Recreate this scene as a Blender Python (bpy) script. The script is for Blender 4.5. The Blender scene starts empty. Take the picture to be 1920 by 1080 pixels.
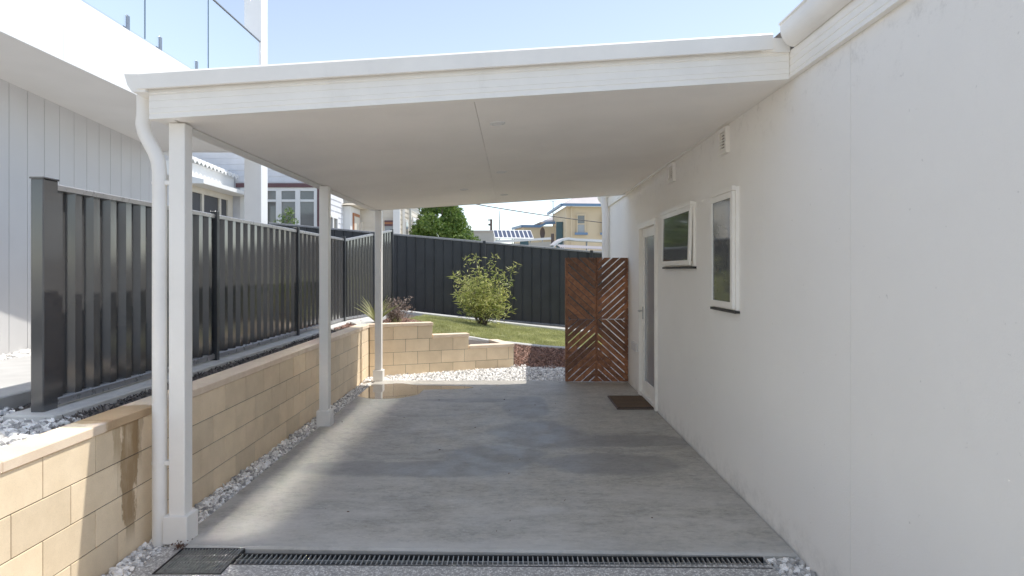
import bpy, math, random
import numpy as np
from mathutils import Vector, Matrix
random.seed(7); RNG = np.random.default_rng(7)
S = bpy.context.scene; COL = S.collection
CX, HY, F, H = 962.0, 507.0, 1210.0, 1.52          # photo principal point, horizon, focal length (px), eye height

def at(px, py, Y):
    return Vector(((px - CX) * Y / F, Y, H + (HY - py) * Y / F))
def XW(Y):                                            # face of the house wall
    return 1.534 + .0075 * (Y - 3.48)
def YW(px):
    return 1.508 / ((px - CX) / F - .0075)

# ------------------------------------------------------------------ materials
def new_mat(name):
    m = bpy.data.materials.new(name); m.use_nodes = True
    nt = m.node_tree; b = nt.nodes['Principled BSDF']
    return m, nt, b
def N(nt, t, **kw):
    n = nt.nodes.new(t)
    for k, v in kw.items(): setattr(n, k, v)
    return n
def L(nt, a, b): nt.links.new(a, b)
def mixc(nt, fac, a, b, mode='MIX'):
    n = N(nt, 'ShaderNodeMix', data_type='RGBA', blend_type=mode)
    for s, v in ((n.inputs[0], fac), (n.inputs[6], a), (n.inputs[7], b)):
        if hasattr(v, 'is_linked') or isinstance(v, bpy.types.NodeSocket): L(nt, v, s)
        elif isinstance(v, (int, float)): s.default_value = v
        else: s.default_value = (*v, 1) if len(v) == 3 else v
    return n.outputs[2]
def mth(nt, op, a, b=None, c=None, clamp=False):
    n = N(nt, 'ShaderNodeMath', operation=op, use_clamp=clamp)
    for i, v in enumerate((a, b, c)):
        if v is None: continue
        if isinstance(v, bpy.types.NodeSocket): L(nt, v, n.inputs[i])
        else: n.inputs[i].default_value = v
    return n.outputs[0]
def noise(nt, scale, detail=6, rough=.6, vec=None, stretch=None, coord='Object', dist=0):
    tc = N(nt, 'ShaderNodeTexCoord')
    src = vec or tc.outputs[coord]
    if stretch:
        mp = N(nt, 'ShaderNodeMapping'); mp.inputs['Scale'].default_value = stretch
        L(nt, src, mp.inputs['Vector']); src = mp.outputs[0]
    n = N(nt, 'ShaderNodeTexNoise'); L(nt, src, n.inputs['Vector'])
    n.inputs['Scale'].default_value = scale; n.inputs['Detail'].default_value = detail
    n.inputs['Roughness'].default_value = rough; n.inputs['Distortion'].default_value = dist
    return n.outputs['Fac']
def ramp(nt, fac, lo, hi, a=0., b=1.):
    n = N(nt, 'ShaderNodeMapRange'); L(nt, fac, n.inputs[0])
    for i, v in zip((1, 2, 3, 4), (lo, hi, a, b)): n.inputs[i].default_value = v
    n.interpolation_type = 'SMOOTHSTEP'
    return n.outputs[0]
def bump(nt, b, h, strength=.3, dist=.01):
    n = N(nt, 'ShaderNodeBump'); n.inputs['Strength'].default_value = strength
    n.inputs['Distance'].default_value = dist
    L(nt, h, n.inputs['Height']); L(nt, n.outputs[0], b.inputs['Normal'])
    return n
def M_basic(name, col, rough=.5, var=.12, scale=3., bscale=0, bstr=.2, island=0., spec=.5, stretch=None, metal=0., dirt=0., bdist=.004):
    m, nt, b = new_mat(name)
    dark = tuple(c * (1 - var) for c in col); lite = tuple(min(1, c * (1 + var)) for c in col)
    f = ramp(nt, noise(nt, scale, stretch=stretch), .3, .7)
    c = mixc(nt, f, dark, lite)
    if island:
        g = N(nt, 'ShaderNodeNewGeometry')
        hs = N(nt, 'ShaderNodeHueSaturation'); L(nt, c, hs.inputs['Color'])
        L(nt, ramp(nt, g.outputs['Random Per Island'], 0, 1, 1 - island, 1 + island), hs.inputs['Value']); c = hs.outputs[0]
    if dirt:
        d = ramp(nt, noise(nt, 2.2, 9, .72, stretch=(1, 1, .35)), .52, .8, 0, dirt)
        c = mixc(nt, d, c, (.12, .11, .10))
    L(nt, c, b.inputs['Base Color'])
    L(nt, ramp(nt, noise(nt, scale * 4), .3, .7, rough * .85, min(1, rough * 1.15)), b.inputs['Roughness'])
    b.inputs['Specular IOR Level'].default_value = spec; b.inputs['Metallic'].default_value = metal
    if bscale: bump(nt, b, noise(nt, bscale, 5, .6), bstr, bdist)
    return m
MT = {}
MT['trim'] = M_basic('white_trim', (.90, .865, .80), .42, .035, 4, 60, .04, dirt=.12)
MT['post'] = M_basic('white_post', (.88, .85, .80), .42, .03, 3, dirt=.08)
m = MT['trim']; nt = m.node_tree; b = nt.nodes['Principled BSDF']; src = b.inputs['Base Color'].links[0].from_socket
sp_ = ramp(nt, noise(nt, 34, 4, .7, stretch=(1, 1, .6)), .70, .76, 0, .75); gr_ = ramp(nt, noise(nt, 1.4, 4, .6), .5, .66)
L(nt, mixc(nt, mth(nt, 'MULTIPLY', sp_, gr_), src, (.16, .14, .11)), b.inputs['Base Color'])
MT['ceil'] = M_basic('ceiling_paint', (.90, .855, .80), .6, .035, 1.6, dirt=.06)
MT['fencem'] = M_basic('charcoal_steel', (.055, .055, .056), .14, .05, 1.2, spec=.75)
MT['fencer'] = M_basic('charcoal_rail', (.17, .17, .175), .30, .12, 5, spec=.9)
MT['fenced'] = M_basic('dark_charcoal', (.021, .023, .026), .42, .2, 3, spec=.4)
MT['joint'] = M_basic('dark_joint', (.10, .085, .065), .95, .1, 5)  # dark tone of the joints between blocks and boards
MT['cladd'] = M_basic('grey_board', (.60, .59, .58), .55, .03, 2, 40, .05)
MT['white'] = M_basic('bright_white', (.80, .80, .79), .5, .03, 2)
MT['soff'] = M_basic('soffit_white', (.80, .78, .75), .6, .03, 2)
MT['wboard'] = M_basic('weatherboard_white', (.68, .69, .73), .55, .06, 3, 20, .1)
MT['wcream'] = M_basic('weatherboard_cream', (.66, .60, .50), .55, .06, 3, 20, .1)
MT['maroon'] = M_basic('maroon_paint', (.09, .03, .035), .5, .1, 4)
MT['screen'] = M_basic('insect_screen', (.05, .05, .055), .5, .3, 60)
MT['glassd'] = M_basic('dark_window_glass', (.10, .102, .10), .06, .1, 3, spec=.7)
MT['glassf'] = M_basic('frosted_glass', (.27, .29, .31), .18, .05, 3, spec=.7)
MT['black'] = M_basic('plain_black', (.012, .012, .012), .6, .1, 5)
MT['steel'] = M_basic('galvanised_steel', (.42, .42, .41), .4, .25, 30, metal=.7)
MT['spigot'] = M_basic('spigot_steel', (.25, .26, .28), .3, .1, 6, metal=.9)
MT['kerb'] = M_basic('kerb_concrete', (.60, .59, .56), .85, .12, 6, 80, .4)
MT['path'] = M_basic('path_concrete', (.52, .51, .49), .85, .08, 4, 80, .3)
MT['soil'] = M_basic('soil_brown', (.07, .055, .045), .95, .3, 12, 60, .8, bdist=.02)
MT['stone'] = M_basic('pale_stone', (.72, .70, .67), .75, .25, 25, island=.55)
MT['mulch'] = M_basic('red_mulch', (.27, .15, .11), .85, .25, 20, island=.6)
MT['mulchd'] = M_basic('dark_mulch', (.10, .085, .075), .85, .25, 20, island=.6)
MT['earth'] = M_basic('dry_ground', (.36, .33, .27), .95, .25, 1.5, 10, .5, bdist=.05)
MT['cream'] = M_basic('cream_render', (.64, .51, .33), .7, .05, 1)
MT['blue'] = M_basic('blue_gutter', (.10, .19, .33), .45, .08, 2)
MT['roofw'] = M_basic('pale_roof_iron', (.50, .45, .44), .5, .08, 1)
MT['solar'] = M_basic('solar_cell', (.025, .03, .06), .15, .2, 3, spec=.8)
MT['teal'] = M_basic('teal_paint', (.03, .08, .10), .5, .1, 3)
MT['greywall'] = M_basic('grey_render', (.42, .40, .36), .8, .08, 1)
MT['brown'] = M_basic('brown_paint', (.08, .055, .045), .7, .1, 2)
MT['awn'] = M_basic('awning_iron', (.22, .26, .23), .5, .1, 3)
MT['orange'] = M_basic('rust_trim', (.35, .13, .05), .6, .1, 3)
MT['bark'] = M_basic('bark', (.10, .075, .05), .9, .3, 15, 30, .5)
MT['cable'] = M_basic('cable_black', (.03, .03, .03), .6, .1, 3)
MT['lamp'] = M_basic('lamp_white', (.7, .69, .67), .4, .02, 3)

# rendered house wall
m, nt, b = new_mat('house_render'); MT['wall'] = m
tc = N(nt, 'ShaderNodeTexCoord'); sx = N(nt, 'ShaderNodeSeparateXYZ'); L(nt, tc.outputs['Object'], sx.inputs[0])
c = mixc(nt, ramp(nt, noise(nt, .9, 7, .6), .3, .7), (.88, .85, .80), (.92, .89, .84))
c = mixc(nt, ramp(nt, noise(nt, 6, 9, .8, stretch=(1, 1, .3)), .58, .82, 0, .10), c, (.45, .44, .42))
c = mixc(nt, ramp(nt, noise(nt, 26, 3, .6), .70, .78, 0, .5), c, (.40, .38, .35))
top = ramp(nt, sx.outputs[2], 2.15, 2.56)                       # grime gathered under the eave
g = mth(nt, 'MULTIPLY', top, ramp(nt, noise(nt, 9, 9, .8), .5, .74, 0, .3))
c = mixc(nt, g, c, (.22, .20, .18))
low = ramp(nt, sx.outputs[2], .22, .0)
g = mth(nt, 'MULTIPLY', low, ramp(nt, noise(nt, 8, 9, .8), .38, .75, 0, .4))
c = mixc(nt, g, c, (.25, .24, .22))
L(nt, c, b.inputs['Base Color']); b.inputs['Roughness'].default_value = .75
bump(nt, b, noise(nt, 120, 5, .75), .5, .004)

# sandy block face: colour differs block by block
def block_mat(name, stain):
    m, nt, b = new_mat(name)
    g = N(nt, 'ShaderNodeNewGeometry'); tc = N(nt, 'ShaderNodeTexCoord')
    c = mixc(nt, ramp(nt, noise(nt, 6, 8, .65), .3, .7), (.80, .625, .41), (.90, .72, .49))
    c = mixc(nt, ramp(nt, noise(nt, 220, 3, .8), .45, .75, 0, .3), c, (.36, .28, .19))
    hs = N(nt, 'ShaderNodeHueSaturation'); L(nt, c, hs.inputs['Color'])
    L(nt, ramp(nt, g.outputs['Random Per Island'], 0, 1, .90, 1.08), hs.inputs['Value']); c = hs.outputs[0]
    if stain:
        sp = N(nt, 'ShaderNodeSeparateXYZ'); L(nt, tc.outputs['Object'], sp.inputs[0])
        nz = noise(nt, 5, 6, .7, stretch=(1, 1, .35)); nf = noise(nt, 14, 5, .7, stretch=(1, 1, .2))
        def spot(cy, w, zlo, amp):
            d = mth(nt, 'ABSOLUTE', mth(nt, 'SUBTRACT', sp.outputs[1], cy))
            d = mth(nt, 'ADD', d, mth(nt, 'MULTIPLY', mth(nt, 'SUBTRACT', nz, .5), .42))
            d = mth(nt, 'ADD', d, mth(nt, 'MULTIPLY', mth(nt, 'SUBTRACT', .75, sp.outputs[2]), .06))
            v = ramp(nt, d, w, w * .72)
            return mth(nt, 'MULTIPLY', mth(nt, 'MULTIPLY', v, ramp(nt, sp.outputs[2], zlo, zlo + .2)), ramp(nt, nf, .25, .6, amp * .5, amp))
        c = mixc(nt, spot(3.50, .085, .0, .85), c, (.24, .135, .045))
        c = mixc(nt, spot(3.40, .05, .42, .6), c, (.27, .16, .06))
        c = mixc(nt, spot(3.58, .06, .38, .6), c, (.25, .14, .05))
    L(nt, c, b.inputs['Base Color']); b.inputs['Roughness'].default_value = .9
    bump(nt, b, noise(nt, 260, 4, .8), .35, .002)
    return m
MT['block'] = block_mat('sand_block_stained', True); MT['block2'] = block_mat('sand_block', False)
m, nt, b = new_mat('sand_cap'); MT['cap'] = m
tc = N(nt, 'ShaderNodeTexCoord'); sp = N(nt, 'ShaderNodeSeparateXYZ'); L(nt, tc.outputs['Object'], sp.inputs[0])
c = mixc(nt, ramp(nt, noise(nt, 7, 8, .65), .3, .7), (.78, .60, .43), (.88, .72, .54))
c = mixc(nt, ramp(nt, noise(nt, 240, 3, .8), .45, .75, 0, .25), c, (.36, .29, .21))
d = mth(nt, 'ABSOLUTE', mth(nt, 'SUBTRACT', sp.outputs[1], 3.50)); d = mth(nt, 'ADD', d, mth(nt, 'MULTIPLY', mth(nt, 'SUBTRACT', noise(nt, 3.5, 5, .6), .5), .35))
c = mixc(nt, ramp(nt, d, .25, .19, 0, .8), c, (.34, .20, .075))
L(nt, c, b.inputs['Base Color']); b.inputs['Roughness'].default_value = .85
bump(nt, b, noise(nt, 200, 4, .8), .3, .002)

# timber
m, nt, b = new_mat('stained_timber'); MT['timber'] = m
g = N(nt, 'ShaderNodeNewGeometry')
c = mixc(nt, ramp(nt, noise(nt, 14, 8, .7, stretch=(1, 1, 1), dist=.6), .3, .7), (.11, .034, .012), (.29, .105, .036))
hs = N(nt, 'ShaderNodeHueSaturation'); L(nt, c, hs.inputs['Color'])
L(nt, ramp(nt, g.outputs['Random Per Island'], 0, 1, .65, 1.5), hs.inputs['Value'])
L(nt, hs.outputs[0], b.inputs['Base Color']); b.inputs['Roughness'].default_value = .5
bump(nt, b, noise(nt, 60, 5, .7), .3, .003)

# exposed aggregate
m, nt, b = new_mat('exposed_aggregate'); MT['agg'] = m
v = N(nt, 'ShaderNodeTexVoronoi'); v.inputs['Scale'].default_value = 95; tc = N(nt, 'ShaderNodeTexCoord'); L(nt, tc.outputs['Object'], v.inputs['Vector'])
sep = N(nt, 'ShaderNodeSeparateColor'); L(nt, v.outputs['Color'], sep.inputs[0])
c = mixc(nt, ramp(nt, sep.outputs[0], .1, .9), (.30, .29, .28), (.86, .84, .80))
c = mixc(nt, ramp(nt, v.outputs['Distance'], .35, .6, 0, .7), c, (.30, .29, .27))
c = mixc(nt, ramp(nt, noise(nt, 1.5, 6, .6), .35, .7, 0, .35), c, (.38, .365, .34))
L(nt, c, b.inputs['Base Color']); b.inputs['Roughness'].default_value = .8
bump(nt, b, v.outputs['Distance'], .5, .004).invert = True

# carport slab: trowel marks, damp stains, a puddle in the far corner
m, nt, b = new_mat('slab_concrete'); MT['slab'] = m
tc = N(nt, 'ShaderNodeTexCoord'); sp = N(nt, 'ShaderNodeSeparateXYZ'); L(nt, tc.outputs['Object'], sp.inputs[0])
wob = noise(nt, 1.6, 6, .62); wob2 = noise(nt, 5, 5, .6)
def blob(cx, cy, rx, ry, edge=.35, wa=1.1):
    a = mth(nt, 'POWER', mth(nt, 'ABSOLUTE', mth(nt, 'DIVIDE', mth(nt, 'SUBTRACT', sp.outputs[0], cx), rx)), 2.)
    e = mth(nt, 'POWER', mth(nt, 'ABSOLUTE', mth(nt, 'DIVIDE', mth(nt, 'SUBTRACT', sp.outputs[1], cy), ry)), 2.)
    d = mth(nt, 'ADD', mth(nt, 'SQRT', mth(nt, 'ADD', a, e)), mth(nt, 'MULTIPLY', mth(nt, 'SUBTRACT', wob, .5), wa))
    d = mth(nt, 'ADD', d, mth(nt, 'MULTIPLY', mth(nt, 'SUBTRACT', wob2, .5), wa * .3))
    return ramp(nt, d, 1 + edge / 2, 1 - edge / 2)
def arc(cx, cy, r, w, y0, y1):
    a = mth(nt, 'POWER', mth(nt, 'SUBTRACT', sp.outputs[0], cx), 2.)
    e = mth(nt, 'POWER', mth(nt, 'MULTIPLY', mth(nt, 'SUBTRACT', sp.outputs[1], cy), .8), 2.)
    d = mth(nt, 'SUBTRACT', mth(nt, 'SQRT', mth(nt, 'ADD', a, e)), r)
    d = mth(nt, 'ADD', d, mth(nt, 'MULTIPLY', mth(nt, 'SUBTRACT', wob, .5), .25))
    v = mth(nt, 'MULTIPLY', ramp(nt, d, -w, 0.), ramp(nt, d, w * .25, 0.))
    return mth(nt, 'MULTIPLY', v, ramp(nt, sp.outputs[1], y1, y0))
c = mixc(nt, ramp(nt, noise(nt, 1.1, 8, .62), .3, .7), (.37, .345, .295), (.48, .45, .39))
c = mixc(nt, ramp(nt, noise(nt, 7, 9, .75, stretch=(.6, 1.25, 1), dist=.4), .42, .72, 0, .6), c, (.18, .172, .16))
c = mixc(nt, ramp(nt, noise(nt, 3.3, 9, .8, stretch=(.6, 1.3, 1), dist=.5), .52, .68, 0, .45), c, (.56, .54, .50))
c = mixc(nt, ramp(nt, noise(nt, 22, 8, .8, stretch=(.7, 1.2, 1), dist=.5), .47, .62, 0, .5), c, (.15, .145, .132))
c = mixc(nt, ramp(nt, noise(nt, 38, 8, .8, stretch=(.7, 1.3, 1)), .52, .64, 0, .5), c, (.66, .63, .58))
c = mixc(nt, ramp(nt, noise(nt, 95, 3, .8), .58, .72, 0, .5), c, (.14, .138, .13))
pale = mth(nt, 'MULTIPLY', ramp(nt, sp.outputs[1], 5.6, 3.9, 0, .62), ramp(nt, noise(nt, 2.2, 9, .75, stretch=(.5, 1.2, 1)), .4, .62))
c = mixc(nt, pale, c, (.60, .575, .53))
stain = blob(.14, 7.2, .25, .62)
for a in ((.22, 6.0, .42, .5), (-.15, 5.25, .42, .34), (-.75, 4.95, .9, .2), (.9, 5.75, .75, .2), (.75, 5.1, .6, .28), (-.5, 7.55, .6, .12)):
    stain = mth(nt, 'MAXIMUM', stain, blob(*a))
c = mixc(nt, mth(nt, 'MULTIPLY', stain, .62), c, (.15, .148, .145))
arcs = arc(-.9, 6.9, .75, .10, 6.2, 7.2)
for a in ((-.9, 6.5, .95, .12, 5.9, 6.6), (-.9, 6.1, .75, .1, 5.5, 6.2), (.9, 7.0, .85, .14, 6.2, 7.4), (1.0, 6.5, .9, .12, 5.9, 6.9), (-.9, 7.7, .8, .12, 7, 7.6)):
    arcs = mth(nt, 'MAXIMUM', arcs, arc(*a))
c = mixc(nt, mth(nt, 'MULTIPLY', arcs, .3), c, (.17, .168, .165))
c = mixc(nt, ramp(nt, sp.outputs[1], 3.68, 3.56, 0, .3), c, (.5, .5, .48))
pud = mth(nt, 'MAXIMUM', blob(-1.55, 8.15, .42, .52, .08, .5), blob(-1.1, 8.38, .62, .16, .1, .6))
c = mixc(nt, mth(nt, 'MULTIPLY', pud, .8), c, (.12, .105, .085))
L(nt, c, b.inputs['Base Color'])
rr = mth(nt, 'SUBTRACT', ramp(nt, noise(nt, 3, 6, .7), .3, .7, .42, .68), mth(nt, 'MULTIPLY', stain, .08))
r = N(nt, 'ShaderNodeMix', data_type='FLOAT'); L(nt, pud, r.inputs[0]); L(nt, rr, r.inputs[2]); r.inputs[3].default_value = .03
L(nt, r.outputs[0], b.inputs['Roughness'])
bn = bump(nt, b, noise(nt, 55, 6, .75, stretch=(.5, 1.4, 1)), .25, .003)
L(nt, mth(nt, 'MULTIPLY', mth(nt, 'SUBTRACT', 1., pud), .25), bn.inputs['Strength'])

# balustrade glass: nearly full mirror, shaped to throw a strip of sun onto the slab
m = bpy.data.materials.new('balustrade_glass'); m.use_nodes = True; MT['glass'] = m; nt = m.node_tree; nt.nodes.clear()
o = N(nt, 'ShaderNodeOutputMaterial'); mx = N(nt, 'ShaderNodeMixShader'); tr = N(nt, 'ShaderNodeBsdfTransparent'); gl = N(nt, 'ShaderNodeBsdfGlossy')
tr.inputs[0].default_value = (.90, .93, .93, 1); gl.distribution = 'BECKMANN'
gl.inputs['Color'].default_value = (.90, .93, .95, 1)
az_, ay_ = .0065, .24
gl.inputs['Roughness'].default_value = (az_ * ay_) ** .25; gl.inputs['Anisotropy'].default_value = 1 - (az_ / ay_) ** .5
tg = N(nt, 'ShaderNodeCombineXYZ'); tg.inputs[2].default_value = 1; L(nt, tg.outputs[0], gl.inputs['Tangent'])
mx.inputs[0].default_value = .98; L(nt, tr.outputs[0], mx.inputs[1]); L(nt, gl.outputs[0], mx.inputs[2]); L(nt, mx.outputs[0], o.inputs[0])

def leaf_mat(name, a, bb, tr=.25, spec=.4):
    m, nt, b = new_mat(name)
    g = N(nt, 'ShaderNodeNewGeometry')
    c = mixc(nt, ramp(nt, g.outputs['Random Per Island'], 0, 1), a, bb)
    c = mixc(nt, ramp(nt, noise(nt, 3, 3), .35, .65, 0, .5), c, tuple(x * .6 for x in a))
    L(nt, c, b.inputs['Base Color']); b.inputs['Roughness'].default_value = .45
    b.inputs['Specular IOR Level'].default_value = spec
    t = N(nt, 'ShaderNodeBsdfTranslucent'); L(nt, c, t.inputs[0])
    mx = N(nt, 'ShaderNodeMixShader'); mx.inputs[0].default_value = tr
    L(nt, b.outputs[0], mx.inputs[1]); L(nt, t.outputs[0], mx.inputs[2]); L(nt, mx.outputs[0], nt.nodes['Material Output'].inputs[0])
    return m
MT['bamboo'] = leaf_mat('bamboo_leaf', (.26, .33, .05), (.78, .74, .26))
MT['tree'] = leaf_mat('tree_leaf', (.06, .13, .02), (.22, .32, .06))
MT['grass'] = leaf_mat('grass_blade', (.38, .41, .13), (.66, .64, .32))
MT['flax'] = leaf_mat('flax_leaf', (.26, .30, .09), (.66, .62, .34))
MT['purple'] = leaf_mat('purple_leaf', (.24, .17, .14), (.55, .42, .35))
MT['dry'] = leaf_mat('dry_leaf', (.10, .045, .03), (.20, .10, .06))
MT['lawnsoil'] = M_basic('lawn_base', (.30, .31, .13), .95, .3, 8)

# ------------------------------------------------------------------ mesh building
class MB:
    def __init__(s): s.v = []; s.f = []; s.sm = []
    def add(s, vs, fs, smooth=False):
        k = len(s.v); s.v += [tuple(v) for v in vs]; s.f += [tuple(i + k for i in f) for f in fs]; s.sm += [smooth] * len(fs)
        return s
    def box(s, x0, x1, y0, y1, z0, z1, mtx=None):
        vs = [Vector((x, y, z)) for z in (z0, z1) for y in (y0, y1) for x in (x0, x1)]
        if mtx: vs = [mtx @ v for v in vs]
        return s.add(vs, [(0, 2, 3, 1), (4, 5, 7, 6), (0, 1, 5, 4), (2, 6, 7, 3), (0, 4, 6, 2), (1, 3, 7, 5)])
    def bbox(s, x0, x1, y0, y1, z0, z1, r, mtx=None):       # box with chamfered edges
        vs = []; idx = {}
        lo, hi = (x0, y0, z0), (x1, y1, z1)
        for sx in (0, 1):
            for sy in (0, 1):
                for sz in (0, 1):
                    for ax in range(3):
                        p = [(lo[i] + r if q == 0 else hi[i] - r) if i != ax else (lo[i] if q == 0 else hi[i]) for i, q in enumerate((sx, sy, sz))]
                        idx[(sx, sy, sz, ax)] = len(vs); vs.append(Vector(p))
        fs = []
        def I(q, ax): return idx[(q[0], q[1], q[2], ax)]
        for ax in range(3):
            u, w = (ax + 1) % 3, (ax + 2) % 3
            for q in (0, 1):
                c = []
                for a, d in ((0, 0), (1, 0), (1, 1), (0, 1)):
                    t = [0, 0, 0]; t[ax] = q; t[u] = a; t[w] = d; c.append(I(t, ax))
                fs.append(tuple(c if q else c[::-1]))
            for a in (0, 1):
                for d in (0, 1):
                    t0 = [0, 0, 0]; t0[u] = a; t0[w] = d; t1 = list(t0); t1[ax] = 1
                    f = [I(t0, u), I(t1, u), I(t1, w), I(t0, w)]
                    fs.append(tuple(f if (a == d) else f[::-1]))
        for sx in (0, 1):
            for sy in (0, 1):
                for sz in (0, 1):
                    f = [idx[(sx, sy, sz, i)] for i in range(3)]
                    fs.append(tuple(f if (sx + sy + sz) % 2 else f[::-1]))
        if mtx: vs = [mtx @ v for v in vs]
        return s.add(vs, fs)
    def sweep(s, prof, p0, p1, closed=True, smooth=False, side=None):
        # prof: (u, z) pairs, u to the right of p0->p1 seen from above
        p0, p1 = Vector(p0), Vector(p1); d = (p1 - p0); n = Vector((d.y, -d.x, 0)).normalized()
        if side: n = Vector(side)
        k = len(prof)
        vs = [p + n * u + Vector((0, 0, z)) for p in (p0, p1) for u, z in prof]
        fs = [(i, (i + 1) % k, k + (i + 1) % k, k + i) for i in range(k if closed else k - 1)]
        s.add(vs, fs, smooth)
        if closed:
            s.add(vs[:k], [tuple(range(k))]); s.add(vs[k:], [tuple(range(k))[::-1]])
        return s
    def tube(s, pts, rad, n=12, caps=True, smooth=True):
        pts = [Vector(p) for p in pts]; rads = rad if isinstance(rad, (list, tuple)) else [rad] * len(pts)
        vs = []; ref = None
        for i, p in enumerate(pts):
            d = (pts[min(i + 1, len(pts) - 1)] - pts[max(i - 1, 0)]).normalized()
            if ref is None: ref = Vector((1, 0, 0)) if abs(d.x) < .9 else Vector((0, 1, 0))
            a = (ref - d * ref.dot(d)).normalized(); ref = a; c = d.cross(a)
            for j in range(n):
                t = 2 * math.pi * j / n; vs.append(p + (a * math.cos(t) + c * math.sin(t)) * rads[i])
        fs = [(i * n + j, i * n + (j + 1) % n, (i + 1) * n + (j + 1) % n, (i + 1) * n + j) for i in range(len(pts) - 1) for j in range(n)]
        s.add(vs, fs, smooth)
        if caps:
            s.add(vs[:n], [tuple(range(n))[::-1]]); s.add(vs[-n:], [tuple(range(n))])
        return s
    def prism(s, poly, ax, a0, a1):                       # polygon in the two other axes, extruded along ax
        def P(q, a):
            if ax == 0: return (a, q[0], q[1])
            if ax == 1: return (q[0], a, q[1])
            return (q[0], q[1], a)
        k = len(poly); vs = [P(q, a0) for q in poly] + [P(q, a1) for q in poly]
        return s.add(vs, [tuple(range(k))[::-1], tuple(range(k, 2 * k))] + [(i, (i + 1) % k, k + (i + 1) % k, k + i) for i in range(k)])
    def quad(s, *p): return s.add(p, [tuple(range(len(p)))])
    def build(s, name, mat, parent=None, loc=None, rz=0, fix=True):
        me = bpy.data.meshes.new(name); me.from_pydata(s.v, [], s.f)
        me.polygons.foreach_set('use_smooth', s.sm)
        me.materials.append(MT[mat]); me.update()
        o = bpy.data.objects.new(name, me); COL.objects.link(o)
        if fix:
            import bmesh
            bm = bmesh.new(); bm.from_mesh(me); bmesh.ops.recalc_face_normals(bm, faces=bm.faces); bm.to_mesh(me); bm.free()
        if loc is not None: o.location = loc
        if rz: o.rotation_euler.z = rz
        if parent:
            o.parent = parent
            if loc is None:                               # world-space verts under a moved parent
                o.matrix_parent_inverse = Matrix.LocRotScale(parent.location, parent.rotation_euler, None).inverted()
        return o
def np_mesh(name, verts, faces, mat, smooth=False):
    me = bpy.data.meshes.new(name); nf, k = faces.shape
    me.vertices.add(len(verts)); me.vertices.foreach_set('co', verts.astype(np.float32).ravel())
    me.loops.add(nf * k); me.loops.foreach_set('vertex_index', faces.astype(np.int32).ravel())
    me.polygons.add(nf); me.polygons.foreach_set('loop_start', np.arange(0, nf * k, k, dtype=np.int32))
    me.polygons.foreach_set('use_smooth', np.full(nf, smooth))
    me.materials.append(MT[mat]); me.update(calc_edges=True); me.validate()
    o = bpy.data.objects.new(name, me); COL.objects.link(o)
    return o
def tag(o, label=None, cat=None, group=None, kind=None):
    if label: o['label'] = label
    if cat: o['category'] = cat
    if group: o['group'] = group
    if kind: o['kind'] = kind
    return o
def thing(name, loc, label, cat, group=None, rz=0):
    o = bpy.data.objects.new(name, None); COL.objects.link(o); o.location = loc; o.rotation_euler.z = rz
    o.empty_display_size = .2
    return tag(o, label, cat, group)
def struct(o, label, cat): return tag(o, label, cat, kind='structure')

# ------------------------------------------------------------------ ground
G = 6000.
struct(MB().quad((-G, -G, -.12), (G, -G, -.12), (G, G, -.12), (-G, G, -.12)).build('ground', 'earth'), 'dry open ground stretching away beyond the yard', 'ground')
sl = MB()
A = [(-1.895, 3.562), (1.60, 3.457), (1.60, 8.93), (-1.895, 8.93)]; r = .012
A[1] = (XW(3.46) - .002, 3.457); A[2] = (XW(8.93) - .002, 8.93)
cxm = sum(p[0] for p in A) / 4; cym = sum(p[1] for p in A) / 4
inn = [(x + (r if x < cxm else -r), y + (r if y < cym else -r)) for x, y in A]
sl.add([(*p, -.11) for p in A] + [(*p, -r) for p in A] + [(*p, 0) for p in inn],
       [(3, 2, 1, 0), (8, 9, 10, 11)] + [(i, (i + 1) % 4, 4 + (i + 1) % 4, 4 + i) for i in range(4)] + [(4 + i, 4 + (i + 1) % 4, 8 + (i + 1) % 4, 8 + i) for i in range(4)])
struct(sl.build('concrete_slab', 'slab'), 'grey stained concrete floor slab under the carport roof with a puddle in its far left corner', 'floor')
DW = -.012
dr = MB()
for x0, x1, y0, y1 in ((-1.93, 1.345, -8, 3.25), (-1.93, -1.822, 3.25, 3.575), (-1.473, 1.345, 3.25, 3.36), (1.335, 1.345, 3.36, 3.455)):
    dr.box(x0, x1, y0, y1, -.1, DW)
struct(dr.build('driveway', 'agg'), 'exposed aggregate driveway in front of the drain grates', 'driveway')

def zfront(X):
    xs = [-3.2, -2.0, -1.5, -.9, -.3, .3, 1.0, 3.0, 6.0]; zs = [.72, .70, .60, .44, .30, .235, .18, .10, .05]
    return np.interp(X, xs, zs)
def zback(X): return .60 - .112 * (np.asarray(X) + 2.3)
SA, SB = Vector((-2.067, 9.3, 0)), Vector((.008, 10.13, 0)); SD = (SB - SA).normalized(); SN = Vector((SD.y, -SD.x, 0))
def zter(X, Y):
    X = np.asarray(X, float); Y = np.asarray(Y, float)
    yw = SA.y + (X - SA.x) * SD.y / SD.x + .08
    t = np.clip((Y - 10.9) / 2.9, 0, 1)
    upper = zfront(X) * (1 - t) + zback(X) * t
    low = -.03 + .03 * np.clip((Y - 9) / 1.1, 0, 1)
    rampx = np.clip((Y - 10.05) / .78, 0, 1)
    right = low * (1 - rampx) + upper * rampx
    z = np.where(X < -.03, np.where(Y < yw, low, upper), right)
    return np.where(X < -2.1, .70 + (upper - .70) * np.clip((Y - 9.5) / 1, 0, 1), z)
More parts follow.
